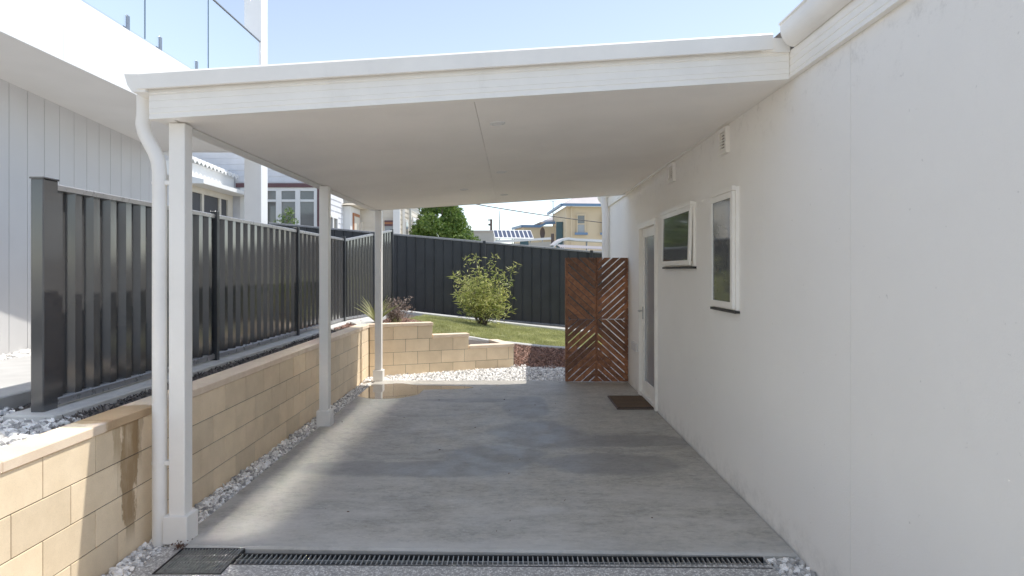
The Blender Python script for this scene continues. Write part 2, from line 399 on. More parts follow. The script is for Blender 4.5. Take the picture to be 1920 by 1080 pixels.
def grid(name, x0, x1, y0, y1, st, fn, mat):
    xs = np.arange(x0, x1 + st / 2, st); ys = np.arange(y0, y1 + st / 2, st)
    XX, YY = np.meshgrid(xs, ys); ZZ = fn(XX, YY)
    v = np.stack([XX.ravel(), YY.ravel(), ZZ.ravel()], 1); nx = len(xs)
    i = (np.arange(len(ys) - 1)[:, None] * nx + np.arange(nx - 1)[None]).ravel()
    return np_mesh(name, v, np.stack([i, i + 1, i + nx + 1, i + nx], 1), mat)
struct(grid('garden_bed', -3.4, 6, 8.94, 14.8, .06, lambda X, Y: zter(X, Y) - .015, 'soil'), 'brown garden soil rising behind the stepped block wall', 'soil')
struct(grid('lawn', -1.9, 6, 10.98, 13.66, .1, lambda X, Y: zter(X, Y) + .004, 'lawnsoil'), 'sloping back lawn between the two concrete edgings', 'lawn')
struct(MB().box(-2.075, -1.9, -8, 8.94, -.1, -.045).box(1.35, 1.53, -8, 3.45, -.1, -.045).build('gravel_base', 'soil'), 'dark soil trench under the gravel strips', 'soil')
tb = MB().box(-3.05, -2.236, -8, 9.7, -.11, .685)
struct(tb.build('raised_ground', 'soil'), 'raised soil between the block wall and the neighbouring path', 'soil')
pa = MB().bbox(-4.25, -3.02, -8, 12.0, .1, .775, .01)
struct(pa.build('path', 'path'), 'pale concrete path beside the neighbouring house behind the fence', 'path')
struct(MB().box(-9, -4.252, -8, 13, .1, .755).build('neighbour_yard', 'soil'), 'soil bed under the white gravel by the clad wall', 'soil')

# stones and chips
ICO = None
def ico():
    global ICO
    if ICO is None:
        import bmesh
        bm = bmesh.new(); bmesh.ops.create_icosphere(bm, subdivisions=1, radius=1)
        ICO = (np.array([v.co[:] for v in bm.verts]), np.array([[v.index for v in f.verts] for f in bm.faces])); bm.free()
    return ICO
def rots(n, flat=1.):
    a = RNG.uniform(0, 2 * np.pi, n); q = RNG.normal(size=(n, 4)); q[:, 1:3] *= flat; q /= np.linalg.norm(q, axis=1)[:, None]
    w, x, y, z = q.T
    return np.stack([np.stack([1 - 2 * (y * y + z * z), 2 * (x * y - z * w), 2 * (x * z + y * w)], 1),
                     np.stack([2 * (x * y + z * w), 1 - 2 * (x * x + z * z), 2 * (y * z - x * w)], 1),
                     np.stack([2 * (x * z - y * w), 2 * (y * z + x * w), 1 - 2 * (x * x + y * y)], 1)], 1)
def stones(name, P, smin, smax, mat, kind='stone'):
    n = len(P); V, Fc = ico()
    if kind == 'stone':
        base = V[None] * (1 + RNG.uniform(-.28, .28, (n, len(V), 1)))
        sc = RNG.uniform(smin, smax, (n, 1, 1)) * RNG.uniform([[.7, .6, .4]], [[1.3, 1., .8]], (n, 3))[:, None, :]
        R = rots(n, .6)
    else:
        base = V[None] * (1 + RNG.uniform(-.2, .2, (n, len(V), 1)))
        sc = RNG.uniform(smin, smax, (n, 1, 1)) * RNG.uniform([[.9, .25, .12]], [[1.6, .5, .25]], (n, 3))[:, None, :]
        R = rots(n, .35)
    v = np.einsum('nij,nkj->nki', R, base * sc) + P[:, None, :]
    f = Fc[None] + (np.arange(n) * len(V))[:, None, None]
    return np_mesh(name, v.reshape(-1, 3), f.reshape(-1, 3), mat)
def area(n, x0, x1, y0, y1, zf, jit=.01):
    X = RNG.uniform(x0, x1, n); Y = RNG.uniform(y0, y1, n)
    return np.stack([X, Y, (zf(X, Y) if callable(zf) else np.full(n, zf)) + RNG.uniform(-jit, jit, n)], 1)
P = np.concatenate([area(5200, -2.07, -1.90, 2.6, 9.05, -.028, .012)])
tag(stones('gravel', P, .011, .021, 'stone'), 'narrow strip of grey gravel between the slab and the sand block wall', 'gravel', kind='stuff')
tag(stones('gravel', area(620, 1.36, 1.525, 2.7, 3.44, -.028, .012), .012, .024, 'stone'), 'small patch of grey gravel at the foot of the house wall beside the driveway', 'gravel', kind='stuff')
P = area(26000, -2.1, 3.2, 8.94, 10.45, lambda X, Y: zter(X, Y) - .002, .008)
yw = SA.y + (P[:, 0] - SA.x) * SD.y / SD.x
edge = 10.07 + .05 * np.sin(P[:, 0] * 5) + .05 * np.sin(P[:, 0] * 11 + 1)
P = P[((P[:, 1] < yw + .01) | (P[:, 0] > .0)) & ((P[:, 1] < edge)) & (P[:, 0] < XW(P[:, 1]) - .01)]
tag(stones('gravel', P, .013, .024, 'stone'), 'white gravel bed between the slab and the stepped block wall', 'gravel', kind='stuff')
P = area(7200, -.05, 1.6, 9.95, 10.95, lambda X, Y: zter(X, Y) + .002, .008)
P = P[(P[:, 1] > 10.04 + .04 * np.sin(P[:, 0] * 9)) & (P[:, 0] > .02)]
tag(stones('bark_mulch', P, .016, .03, 'mulch', 'chip'), 'reddish brown mulch between the white gravel and the lawn edging', 'mulch', kind='stuff')
P = np.concatenate([area(2600, -2.99, -2.24, 9.0, 10.9, lambda X, Y: zter(X, Y) + .0, .01), area(2200, -2.1, -1.62, 9.4, 11.6, lambda X, Y: zter(X, Y) + .004, .008),
                    area(4200, -3.0, 3.2, 13.84, 14.25, lambda X, Y: zter(X, Y) + .004, .008)])
yw = SA.y + (P[:, 0] - SA.x) * SD.y / SD.x + .12
P = P[(P[:, 1] > yw) | (P[:, 0] < -2.2)]
tag(stones('bark_mulch', P, .015, .03, 'mulch', 'chip'), 'brown mulch in the planted bed below the rear fence', 'mulch', kind='stuff')
P = np.concatenate([area(5200, -2.50, -2.25, 3.2, 9.2, .69, .012), area(1500, -3.01, -2.80, 3.2, 9.2, .69, .012)])
tag(stones('bark_mulch', P, .012, .024, 'mulchd', 'chip'), 'dark mulch between the fence footing and the block wall capping', 'mulch', kind='stuff')
P = area(3200, -3.01, -2.25, 2.2, 3.9, .693, .012); P = P[P[:, 1] + RNG.uniform(-.15, .35, len(P)) + 1.2 * np.maximum(0, P[:, 0] + 2.6) < 3.72]
tag(stones('gravel', P, .014, .027, 'stone'), 'white gravel at the front end of the charcoal fence above the block wall', 'gravel', kind='stuff')
tag(stones('gravel', area(4200, -4.95, -4.26, 4.5, 9.4, .758, .008), .018, .032, 'stone'), 'white gravel at the foot of the grey clad wall behind the fence', 'gravel', kind='stuff')

# lawn blades
n = 110000
X = RNG.uniform(-1.85, 2.6, n); Y = RNG.uniform(9.9, 13.64, n)
keep = ((X > -1.6 + .06 * np.sin(Y * 3)) | (Y > 11.4)) & ((Y > 11.0) | (X < -.95 - .15 * (10.5 - Y)) | ((X < -.4) & (Y > 10.95))) & (Y > SA.y + (X - SA.x) * SD.y / SD.x + .2); X, Y = X[keep], Y[keep]; n = len(X)
Z = zter(X, Y) + .002
hgt = RNG.uniform(.02, .05, n) * (1 + .5 * np.sin(X * 7) * np.sin(Y * 6)); a = RNG.uniform(0, 2 * np.pi, n); w = .0055
v = np.empty((n, 3, 3)); v[:, 0] = np.stack([X - w * np.cos(a), Y - w * np.sin(a), Z], 1); v[:, 1] = np.stack([X + w * np.cos(a), Y + w * np.sin(a), Z], 1)
v[:, 2] = np.stack([X + RNG.normal(0, .013, n), Y + RNG.normal(0, .013, n), Z + hgt], 1)
tag(np_mesh('grass', v.reshape(-1, 3), np.arange(3 * n).reshape(-1, 3), 'grass'), 'short yellow-green grass of the sloping back lawn', 'grass', kind='stuff')

# edgings
def edging(pts, w, hgt, name, label, mat='kerb'):
    mb = MB(); pts = [Vector(p) for p in pts]
    rows = []
    for i, p in enumerate(pts):
        d = (pts[min(i + 1, len(pts) - 1)] - pts[max(i - 1, 0)]); nrm = Vector((d.y, -d.x, 0)).normalized()
        rows += [p - nrm * w / 2 + Vector((0, 0, -.15)), p - nrm * w / 2 + Vector((0, 0, hgt - .015)), p - nrm * (w / 2 - .015) + Vector((0, 0, hgt)),
                 p + nrm * (w / 2 - .015) + Vector((0, 0, hgt)), p + nrm * w / 2 + Vector((0, 0, hgt - .015)), p + nrm * w / 2 + Vector((0, 0, -.15))]
    fs = [(i * 6 + j, i * 6 + j + 1, i * 6 + j + 7, i * 6 + j + 6) for i in range(len(pts) - 1) for j in range(5)]
    k = len(rows); fs += [(0, 1, 2, 3, 4, 5), (k - 1, k - 2, k - 3, k - 4, k - 5, k - 6)]
    mb.add(rows, fs)
    return struct(mb.build(name, mat), label, 'edging')
def smooth_pts(P, k=6):
    out = []
    for i in range(len(P) - 1):
        p0 = Vector(P[max(i - 1, 0)]); p1 = Vector(P[i]); p2 = Vector(P[i + 1]); p3 = Vector(P[min(i + 2, len(P) - 1)])
        for j in range(k):
            t = j / k
            out.append(.5 * ((2 * p1) + (p2 - p0) * t + (2 * p0 - 5 * p1 + 4 * p2 - p3) * t * t + (3 * p1 - p0 - 3 * p2 + p3) * t ** 3))
    return out + [Vector(P[-1])]
kp = [(x, y, float(zter(x, y + .05))) for x, y in ((-.98, 10.15), (-.9, 10.4), (-.72, 10.68), (-.4, 10.86), (0, 10.93), (.6, 10.9), (1.3, 10.95), (2.2, 11.0), (3.2, 11.1))]
edging(smooth_pts(kp), .11, .035, 'lawn_edging', 'pale curved concrete edging along the front of the lawn')
edging([(x, 13.76, float(zback(x)) - .01) for x in (-2.4, -1.4, -.4, .6, 1.6, 3.2)], .13, .075, 'lawn_edging', 'grey concrete edging along the foot of the rear fence')
struct(MB().bbox(-2.79, -2.50, 3.52, 10.15, .5, .728, .008).build('fence_footing', 'kerb'), 'pale concrete strip footing under the charcoal side fence', 'footing')
struct(MB().prism([(-2.62, 10.16), (-2.236, 9.35), (-2.1, 9.9), (-2.2, 11.2), (-2.5, 11.2)], 2, .5, .732).build('corner_footing', 'kerb'), 'pale concrete pad behind the corner of the two block walls', 'footing')

# ------------------------------------------------------------------ block walls
def blocks(mb, length, z0, z1, offs, th, first=.362, bl=.362, g=.005):
    c = .002
    x = -offs
    while x < length - .001:
        a, e = max(x, 0), min(x + bl, length)
        if e - a > .03: mb.bbox(a + g / 2, e - g / 2, 0, th, z0 + g / 2, z1 - g / 2, c)
        x += bl
BW = thing('block_wall', (-2.083, -1.0, 0), 'long low sand block retaining wall left of the carport with a brown water stain', 'wall')
mb = MB(); Lw = 10.3; off0 = .362 - ((2.86 + 1.0) % .362)
zt = .694
def rot_block(length, z0, z1, offs, th=.15, bl=.362):
    t = MB(); blocks(t, length, z0, z1, offs, th, bl=bl); return t
for k in range(4):
    t = rot_block(Lw, max(zt - .187 * (k + 1), -.1), zt - .187 * k, (off0 + (.181 if k % 2 else 0)) % .362)
    mb.add([(-2.083 - v[1], -1.0 + v[0], v[2]) for v in t.v], t.f)
mb.build('wall_face', 'block', BW)
MB().box(-2.228, -2.0885, -1, 9.3, -.1, .69).build('mortar', 'joint', BW)
cp = MB(); y = -1.0
while y < 9.29:
    e = min(y + .724, 9.305); cp.bbox(-2.248, -2.072, y + .001, e - .001, .696, .744, .004); y += .724
cp.build('capping', 'cap', BW)

ang = math.atan2(SD.y, SD.x)
SW = thing('stepped_wall', SA, 'sand block garden wall stepping down to the right behind the carport', 'wall', rz=ang)
def s_of(px):                                            # distance along the wall for a photo column
    k = (px - CX) / F
    return (SA.x - k * SA.y) / (k * SD.y - SD.x)
s1, s2, s3 = s_of(811), s_of(879), s_of(963)
mb = MB()
for k, Ls in enumerate((s1, s2, s3, s3)):
    t = rot_block(Ls, max(zt - .187 * (k + 1), -.12), zt - .187 * k, (.02 + (.181 if k % 2 else 0)) % .362)
    mb.add(t.v, t.f)
o = mb.build('wall_face', 'block2', SW, loc=(0, 0, 0))
t = MB().box(.005, s1 - .005, .006, .145, -.1, .69).box(s1 - .006, s2 - .005, .007, .144, -.1, .503).box(s2 - .006, s3 - .005, .008, .143, -.1, .316)
t.build('mortar', 'joint', SW, loc=(0, 0, 0))
cp = MB()
for a, e, z in ((-.02, s1 * .5, .696), (s1 * .5 + .002, s1 + .008, .696), (s1 - .02 + .03, s2 + .008, .509), (s2 + .01, s3 + .01, .322)):
    cp.bbox(a, e, -.012, .16, z, z + .048, .004)
cp.bbox(s3 - .15, s3 + .01, .162, .75, .322, .368, .004)
cp.build('capping', 'cap', SW, loc=(0, 0, 0))
MB().box(s3 - .14, s3, .152, .74, -.1, .32).build('return_wall', 'block2', SW, loc=(0, 0, 0))

# ------------------------------------------------------------------ house
HS = thing('house', (4.5, 4, 0), 'single storey white rendered house along the right edge with two windows and a glazed door', 'house')
def wallm(mb, y0, y1, z0, z1, d0=0., d1=.12):             # a box following the wall face; d0 in front (negative) .. d1 behind
    vs = [(XW(y) + d, y, z) for z in (z0, z1) for y, d in ((y0, d0), (y0, d1), (y1, d1), (y1, d0))]
    return mb.add(vs, [(0, 3, 2, 1), (4, 5, 6, 7), (0, 1, 5, 4), (1, 2, 6, 5), (2, 3, 7, 6), (3, 0, 4, 7)])
joints = [-6, -3.2, -.4, YW(1595), YW(1430), YW(1334), YW(1228), YW(1194), 9.6, 10.67]
wA = (YW(1305), YW(1249), 1.555, 2.105); wB = (YW(1386), YW(1341.5), 1.245, 2.095); dO = (YW(1233.5), YW(1200.5), 0, 2.085)
opens = [wA, wB, dO]
# wall sheets split at the panel joints and around openings
ys = sorted(set(joints + [v for o_ in opens for v in o_[:2]])); mb = MB()
for a, e in zip(ys[:-1], ys[1:]):
    g0 = .0012 if a in joints else 0; g1 = .0012 if e in joints else 0; mid = (a + e) / 2; z = -.11
    for o_ in sorted([q for q in opens if q[0] < mid < q[1]], key=lambda q: q[2]):
        if o_[2] > z: wallm(mb, a + g0, e - g1, z, o_[2])
        z = o_[3]
    wallm(mb, a + g0, e - g1, z, 2.72)
mb.build('wall', 'wall', HS)
mb = MB(); mb.box(1.72, 8.9, -6, 10.6, -.1, 2.7); mb.build('inner_wall', 'black', HS)
mb = MB(); mb.box(1.64, 9, 10.672, 10.75, -.1, 2.7); mb.build('end_wall', 'wall', HS)
fp = [(0, 0), (.030, 0), (.030, .020), (.026, .023), (.030, .026), (.030, .060), (.026, .063), (.030, .066), (.030, .095), (.026, .099), (.030, .103), (.030, .145), (0, .145)]
y0, y1 = -6., 11.35
mb = MB(); mb.sweep([(-u, z) for u, z in fp], (XW(y0) - .003, y0, 2.566), (XW(y1) - .003, y1, 2.566), side=(1, 0, 0)); mb.build('fascia', 'trim', HS)
def gut(y0, y1, name='gutter'):
    g = MB(); pr = []
    for i in range(13):
        t = -math.pi * .5 + -math.pi * .5 * i / 12
        pr.append((-.035 + -.00 + .085 * math.cos(t) - .0, .105 + .105 * math.sin(t) + .0))
    pr = [(-.033, .0)] + [(-.035 + .075 * math.cos(t), .10 + .10 * math.sin(t)) for t in [-math.pi / 2 - math.pi / 2 * i / 10 for i in range(1, 11)]]
    pr += [(-.110, .112), (-.118, .116), (-.118, .124), (-.104, .124), (-.1, .112)]
    pr += [(-.033 + .0, .112)]
    g.sweep(pr, (XW(y0) - .005, y0, 2.708), (XW(y1) - .005, y1, 2.708), side=(1, 0, 0), smooth=False)
    return g.build(name, 'trim', HS)
gut(-6, 3.43); gut(9.02, 11.3)
mb = MB(); mb.quad((1.44, -6, 2.815), (1.46, 11.4, 2.815), (6.5, 11.4, 4.0), (6.5, -6, 4.0)); mb.quad((6.5, -6, 4.0), (6.5, 11.4, 4.0), (11, 11.4, 2.9), (11, -6, 2.9)); mb.build('roof', 'roofw', HS, fix=False)
# downpipe at the far corner
dp = MB(); xx = XW(10.6) - .068
dp.tube([(xx, 10.6, -.08), (xx, 10.6, 2.45), (xx - .01, 10.6, 2.55), (xx - .03, 10.6, 2.66), (xx - .03, 10.6, 2.74)], .058, 16); dp.build('downpipe', 'post', HS)
# windows
def window(y0, y1, z0, z1, tilt=0.):
    fr = MB(); w = .045; e = .0015
    fr_d = (-.022, .06)
    wallm(fr, y0 + e, y1 - e, z1 - w, z1 - e, *fr_d); wallm(fr, y0 + e, y1 - e, z0 + e, z0 + w, *fr_d)
    wallm(fr, y0 + e, y0 + w, z0 + w, z1 - w, *fr_d); wallm(fr, y1 - w, y1 - e, z0 + w, z1 - w, *fr_d)
    fo = fr.build('window', 'trim', HS)
    sa = MB(); a0, a1, b0, b1 = y0 + .012, y1 - .012, z0 + .012, z1 - .03; s = .042; q = (-.045, -.024)
    wallm(sa, a0, a1, b1 - s, b1, *q); wallm(sa, a0, a1, b0, b0 + s, *q); wallm(sa, a0, a0 + s, b0 + s, b1 - s, *q); wallm(sa, a1 - s, a1, b0 + s, b1 - s, *q)
    pn = MB(); wallm(pn, a0 + s, a1 - s, b0 + s, b1 - s, -.036, -.031)
    if tilt:
        for k in (sa, pn):
            k.v = [(v[0] - math.sin(tilt) * (b1 - v[2]), v[1], b1 - (b1 - v[2]) * math.cos(tilt)) for v in k.v]
    sa.build('sash', 'trim', fo); pn.build('pane', 'glassd', fo)
    dk = MB(); wallm(dk, y0 + w, y1 - w, z0 + w, z1 - w, .03, .04); dk.build('dark_backing', 'black', fo)  # black sheet behind the pane, the unlit room's darkness put into its colour
    sl = MB(); wallm(sl, y0 - .02, y1 + .02, z0 - .02, z0 - .002, -.035, -.001); sl.build('sill', 'black', fo)
    hd = MB(); wallm(hd, y0 - .004, y1 + .004, z1 - .028, z1 + .004, -.05, -.024); hd.build('head_flashing', 'trim', fo)
    return fo
o = window(*wA[:2], wA[2], wA[3], math.radians(1.6)); o['label'] = 'wide awning window pushed slightly open'
o = window(*wB[:2], wB[2], wB[3]); o['label'] = 'tall narrow window reflecting the garden'
# door
y0, y1, _, z1 = dO; dr = MB(); w = .06
wallm(dr, y0, y0 + w, .002, z1 - w, -.028, .09); wallm(dr, y1 - w, y1, .002, z1 - w, -.028, .09); wallm(dr, y0, y1, z1 - w, z1, -.028, .09); wallm(dr, y0 + w, y1 - w, .002, .05, -.02, .09)
do = dr.build('door', 'trim', HS); do['label'] = 'white framed door with a tall frosted pane'
lf = MB(); a0, a1 = y0 + w + .004, y1 - w - .004; s = .085; q = (.012, .05)
wallm(lf, a0, a0 + s, .055, z1 - w - .004, *q); wallm(lf, a1 - s * 1.3, a1, .055, z1 - w - .004, *q); wallm(lf, a0 + s, a1 - s * 1.3, .055, .2, *q); wallm(lf, a0 + s, a1 - s * 1.3, z1 - w - .11, z1 - w - .004, *q)
lf.build('door_leaf', 'trim', do)
pn = MB(); wallm(pn, a0 + s, a1 - s * 1.3, .2, z1 - w - .11, .024, .032); pn.build('pane', 'glassf', do)
hd = MB(); yy = a1 - s * .65; xx = XW(yy)
hd.tube([(xx + .012, yy, 1.03), (xx - .045, yy, 1.03), (xx - .05, yy - .02, 1.03), (xx - .05, yy - .12, 1.03)], .009, 8); hd.box(xx + .004, xx + .0115, yy - .02, yy + .02, .93, 1.08)
hd.build('handle', 'steel', do)
# vents, outlet
for i, (ya, yb, za, zb) in enumerate(((YW(1368.5), YW(1353.5), 2.36, 2.55), (YW(1267.5), YW(1257.5), 2.375, 2.565))):
    v = MB(); f = .03; zb = min(zb, 2.553)
    wallm(v, ya, ya + f, za, zb, -.03, -.001); wallm(v, yb - f, yb, za, zb, -.03, -.001); wallm(v, ya + f, yb - f, za, za + f, -.03, -.001); wallm(v, ya + f, yb - f, zb - f, zb, -.03, -.001)
    vo = v.build('vent', 'trim', HS)
    s = MB()
    for k in range(6): wallm(s, ya + f, yb - f, za + f + .004 + k * (zb - za - 2 * f) / 6, za + f + .012 + k * (zb - za - 2 * f) / 6, -.025, -.012)
    s.build('louvre', 'trim', vo)
    s = MB(); wallm(s, ya + f, yb - f, za + f, zb - f, -.006, -.001); s.build('opening', 'glassd', vo)
v = MB(); wallm(v, YW(1197), YW(1188.5), .50, .60, -.035, -.001); v.build('socket_box', 'lamp', HS)

# ------------------------------------------------------------------ carport
def zc(X): return 2.563 + .0625 * (X - 1.53)              # ceiling height
CPT = thing('carport', (-.2, 6.2, 0), 'white flat roofed carport lean-to on three posts attached to the house', 'carport')
SL = math.atan(.0625)
def ceil_sheet(mb, x0, x1, y0, y1, dz=0, th=.02):
    vs = [(x, y, zc(x) + dz + t) for t in (0, th) for y, x in ((y0, x0), (y0, x1), (y1, x1), (y1, x0))]
    mb.add(vs, [(3, 2, 1, 0), (4, 5, 6, 7), (0, 1, 5, 4), (1, 2, 6, 5), (2, 3, 7, 6), (3, 0, 4, 7)])
mb = MB(); g = .0016
for x0, x1 in ((-1.862, -.215), (-.215, 1.497)):
    for y0, y1 in ((3.57, 7.2), (7.2, 8.86)):
        ceil_sheet(mb, x0 + (g if x0 > -1 else 0), x1 - (g if x1 < 1 else 0), y0 + (.001 if y0 > 5 else 0), y1 - (.001 if y1 < 8 else 0))
mb.build('ceiling', 'ceil', CPT)
mb = MB(); ceil_sheet(mb, -1.85, 1.49, 3.58, 8.85, .024, .02); mb.build('ceiling_backing', 'greywall', CPT)
mb = MB(); ceil_sheet(mb, -2.03, 1.40, 3.475, 8.99, .19, .035); mb.build('roof_sheet', 'trim', CPT)
bp = [(0, 0), (0, .012), (-.004, .014), (-.004, .03), (0, .033), (0, .055), (-.003, .057), (0, .059), (0, .095), (-.003, .097), (0, .099), (0, .128), (-.006, .132), (0, .137), (0, .165), (-.06, .165), (-.06, 0)]
def fascia(mb, prof, xa, xb, y, dz, sgn=1):
    mb.sweep([(u, z) for u, z in prof], (xa, y, zc(xa) + dz), (xb, y, zc(xb) + dz), side=(0, -sgn, 0))
mb = MB(); fascia(mb, bp, -1.975, XW(3.5) - .036, 3.50, -.004); mb.build('front_beam', 'trim', CPT)
mb = MB(); fascia(mb, bp, -1.975, XW(8.9) - .036, 8.93, -.004, -1); mb.build('rear_beam', 'trim', CPT)
mb = MB(); fascia(mb, [(0, 0), (0, .078), (-.012, .09), (-.05, .09), (-.05, .082), (-.006, .078), (-.006, .006), (-.02, 0)], -2.018, 1.395, 3.458, .152); mb.build('flashing', 'trim', CPT)
mb = MB(); mb.sweep([(-.113, -.004), (-.113, .165), (-.07, .165), (-.07, .006), (-.012, .006), (-.012, -.004)], (-1.862, 3.57, zc(-1.862)), (-1.862, 8.86, zc(-1.862)), side=(1, 0, 0)); mb.build('side_beam', 'trim', CPT)
mb = MB(); mb.sweep([(0, 0), (-.07, 0), (-.095, .035), (-.105, .085), (-.118, .09), (-.118, .097), (-.098, .097), (-.088, .04), (-.065, .01), (-.008, .01), (-.008, .085), (0, .085)], (-1.975, 3.475, 2.478), (-1.975, 9.0, 2.478), side=(1, 0, 0)); mb.build('gutter', 'trim', CPT)
mb = MB(); mb.prism([(-2.09, 2.575), (-2.073, 2.515), (-2.048, 2.48), (-1.976, 2.479), (-1.976, 2.575)], 1, 3.467, 3.474); mb.build('gutter_end_cap', 'trim', CPT); MB().box(1.34, 1.497, 3.485, 3.497, 2.70, 2.775).build('end_plate', 'trim', CPT)
for Yf, xc in ((3.585, -1.88), (6.285, -1.85), (8.845, -1.855)):
    p = MB().bbox(xc - .045, xc + .045, Yf + .02, Yf + .11, .0, zc(xc) - .006, .004)
    po = p.build('post', 'post', CPT)
    MB().bbox(xc - .068, xc + .068, Yf, Yf + .13, -.005, .15, .004).build('plinth', 'post', po)
dp = MB(); pts = [(-2.03, 3.63, 2.49), (-2.075, 3.63, 2.40), (-2.082, 3.63, 2.34), (-2.07, 3.63, 2.29), (-2.045, 3.63, 2.24), (-2.015, 3.63, 2.185), (-1.995, 3.63, 2.13), (-1.988, 3.63, 2.06), (-1.988, 3.63, -.02)]
pts[0] = (-2.075, 3.63, 2.5)
dp.tube(pts, .0385, 20); dpo = dp.build('downpipe', 'post', CPT)
for z in (2.01, .44): MB().tube([(-1.988, 3.63, z - .008), (-1.988, 3.63, z + .008)], .0405, 20).box(-1.95, -1.925, 3.61, 3.65, z - .01, z + .012).build('bracket', 'post', dpo)
for x, y in ((-.10, 4.12), (-.11, 6.15), (-.55, 7.25), (-.11, 8.0)):
    d = MB(); z = zc(x); r0 = .05
    prof = [(.0, -.004), (.036, -.004), (.038, -.010), (r0, -.006), (r0, .002)]
    vs = []; n_ = 24
    for rr_, zz in prof:
        for j in range(n_): t = 2 * math.pi * j / n_; vs.append((x + rr_ * math.cos(t), y + rr_ * math.sin(t), z + zz + .0625 * rr_ * math.cos(t)))
    d.add(vs, [(i * n_ + j, i * n_ + (j + 1) % n_, (i + 1) * n_ + (j + 1) % n_, (i + 1) * n_ + j) for i in range(len(prof) - 1) for j in range(n_)])
    d.build('downlight', 'lamp', CPT)

# ------------------------------------------------------------------ fences
def panel(p0, p1, zb0, zb1, zt0, zt1, mat, pitch=.17, prof=None):
    prof = prof or [(0, 0), (.30, 0), (.44, -.045), (.80, -.045), (.94, 0)]
    p0, p1 = Vector(p0), Vector(p1); d = p1 - p0; Ln = d.length; d.normalize(); nn = Vector((d.y, -d.x, 0))
    pts = []; s = 0
    while s < Ln:
        for u, w in prof:
            if s + u * pitch < Ln: pts.append((s + u * pitch, w))
        s += pitch
    pts.append((Ln, pts[-1][1])); mb = MB(); vs = []
    for u, w in pts:
        q = p0 + d * u + nn * (w + .018); t = u / Ln
        vs += [(q.x, q.y, zb0 + (zb1 - zb0) * t), (q.x, q.y, zt0 + (zt1 - zt0) * t)]
    mb.add(vs, [(2 * i, 2 * i + 2, 2 * i + 3, 2 * i + 1) for i in range(len(pts) - 1)])
    return mb
def rail(p0, p1, z0, z1, hh=.035, ww=.05):
    prof = [(-ww / 2, -hh / 2), (ww / 2, -hh / 2), (ww / 2, hh * .3), (ww * .3, hh / 2), (-ww * .3, hh / 2), (-ww / 2, hh * .3)]
    return MB().sweep(prof, (p0[0], p0[1], z0), (p1[0], p1[1], z1))
FX = -2.65
SF = thing('metal_fence', (FX, 6.9, .72), 'charcoal corrugated steel fence running beside the carport above the block wall', 'fence')
py = [3.66, YF2 := 2.65 * F / (CX - 400), 2.65 * F / (CX - 554), 2.65 * F / (CX - 642.5)]
MB().bbox(FX - .045, FX + .03, 3.60, 3.72, .66, 2.035, .006).bbox(FX - .05, FX + .035, 3.595, 3.725, 2.032, 2.045, .004).build('post', 'fencem', SF)['label'] = 'wide end post with a flat cap'
for y in py[1:]:
    po = MB().bbox(FX - .02, FX + .045, y - .025, y + .025, .69, 2.045, .004)
    po.build('post', 'fenced', SF)
for a, e in zip(py[:-1], py[1:]):
    a2 = a + (.06 if a < 4 else .026); e2 = e - .026
    panel((FX, a2, 0), (FX, e2, 0), .76, .76, 1.985, 1.985, 'fencem').build('panel', 'fencem', SF, fix=False)
    rail((FX, a2), (FX, e2), 2.0, 2.0).build('top_rail', 'fencer', SF)
    rail((FX, a2), (FX, e2), .765, .765, .045).build('bottom_rail', 'fencer', SF)
C0 = Vector((FX, py[3], 0)); C1 = at(699, 440, 11.2); C1.z = 0
BF = thing('metal_fence', C0, 'short angled run of charcoal corrugated fence rising behind the third carport post', 'fence')
d = (C1 - C0).normalized()
C1b = C0 + (C1 - C0) * 1.75
for i, (p, q) in enumerate(((C0 + d * .03, C1 - d * .03), (C1 + d * .03, C1b))):
    t0 = (p - C0).length / (C1 - C0).length; t1 = (q - C0).length / (C1 - C0).length
    zt = lambda t: 1.985 + .16 * t
    panel(p, q, .76, .76, zt(t0) - .02, zt(t1) - .02, 'fencem', pitch=.12).build('panel', 'fencem', BF, fix=False)
    rail(p, q, zt(t0), zt(t1)).build('top_rail', 'fencer', BF); rail(p, q, .765, .765).build('bottom_rail', 'fencer', BF)
for q, zz in ((C1, 2.18), (C1b, 2.29)):
    MB().box(q.x - .03, q.x + .03, q.y - .03, q.y + .03, .6, zz).build('post', 'fenced', BF)
# rear fence
RY = 14.3
RF = thing('metal_fence', (-.5, RY, .3), 'long dark charcoal steel fence sloping down to the right behind the lawn', 'fence')
def rz_top(X): return at(0, 0, 1) and (2.335 - .0885 * (X + 2.81))
def rz_bot(X): return rz_top(X) - 1.73
rx = [at(c, 0, RY).x for c in (305, 502, 707, 908, 1109)] + [3.9]
rp = [(0, 0), (.08, -.02), (.46, -.02), (.50, -.008), (.54, -.02), (.90, -.02), (1.0, 0)]
rprof = [(0, 0), (.06, -.022), (.92, -.022), (.97, 0)]
for x in rx:
    MB().bbox(x - .032, x + .032, RY - .035, RY + .035, rz_bot(x) - .15, rz_top(x) + .035, .004).build('post', 'fenced', RF)
for a, e in zip(rx[:-1], rx[1:]):
    a2, e2 = a + .034, e - .034
    panel((a2, RY, 0), (e2, RY, 0), rz_bot(a2) + .03, rz_bot(e2) + .03, rz_top(a2), rz_top(e2), 'fenced', pitch=.205, prof=rprof).build('panel', 'fenced', RF, fix=False)
    rail((a2, RY), (e2, RY), rz_top(a2), rz_top(e2), .04, .06).build('top_rail', 'fencer', RF); rail((a2, RY), (e2, RY), rz_bot(a2) + .03, rz_bot(e2) + .03, .05, .06).build('bottom_rail', 'fencer', RF)

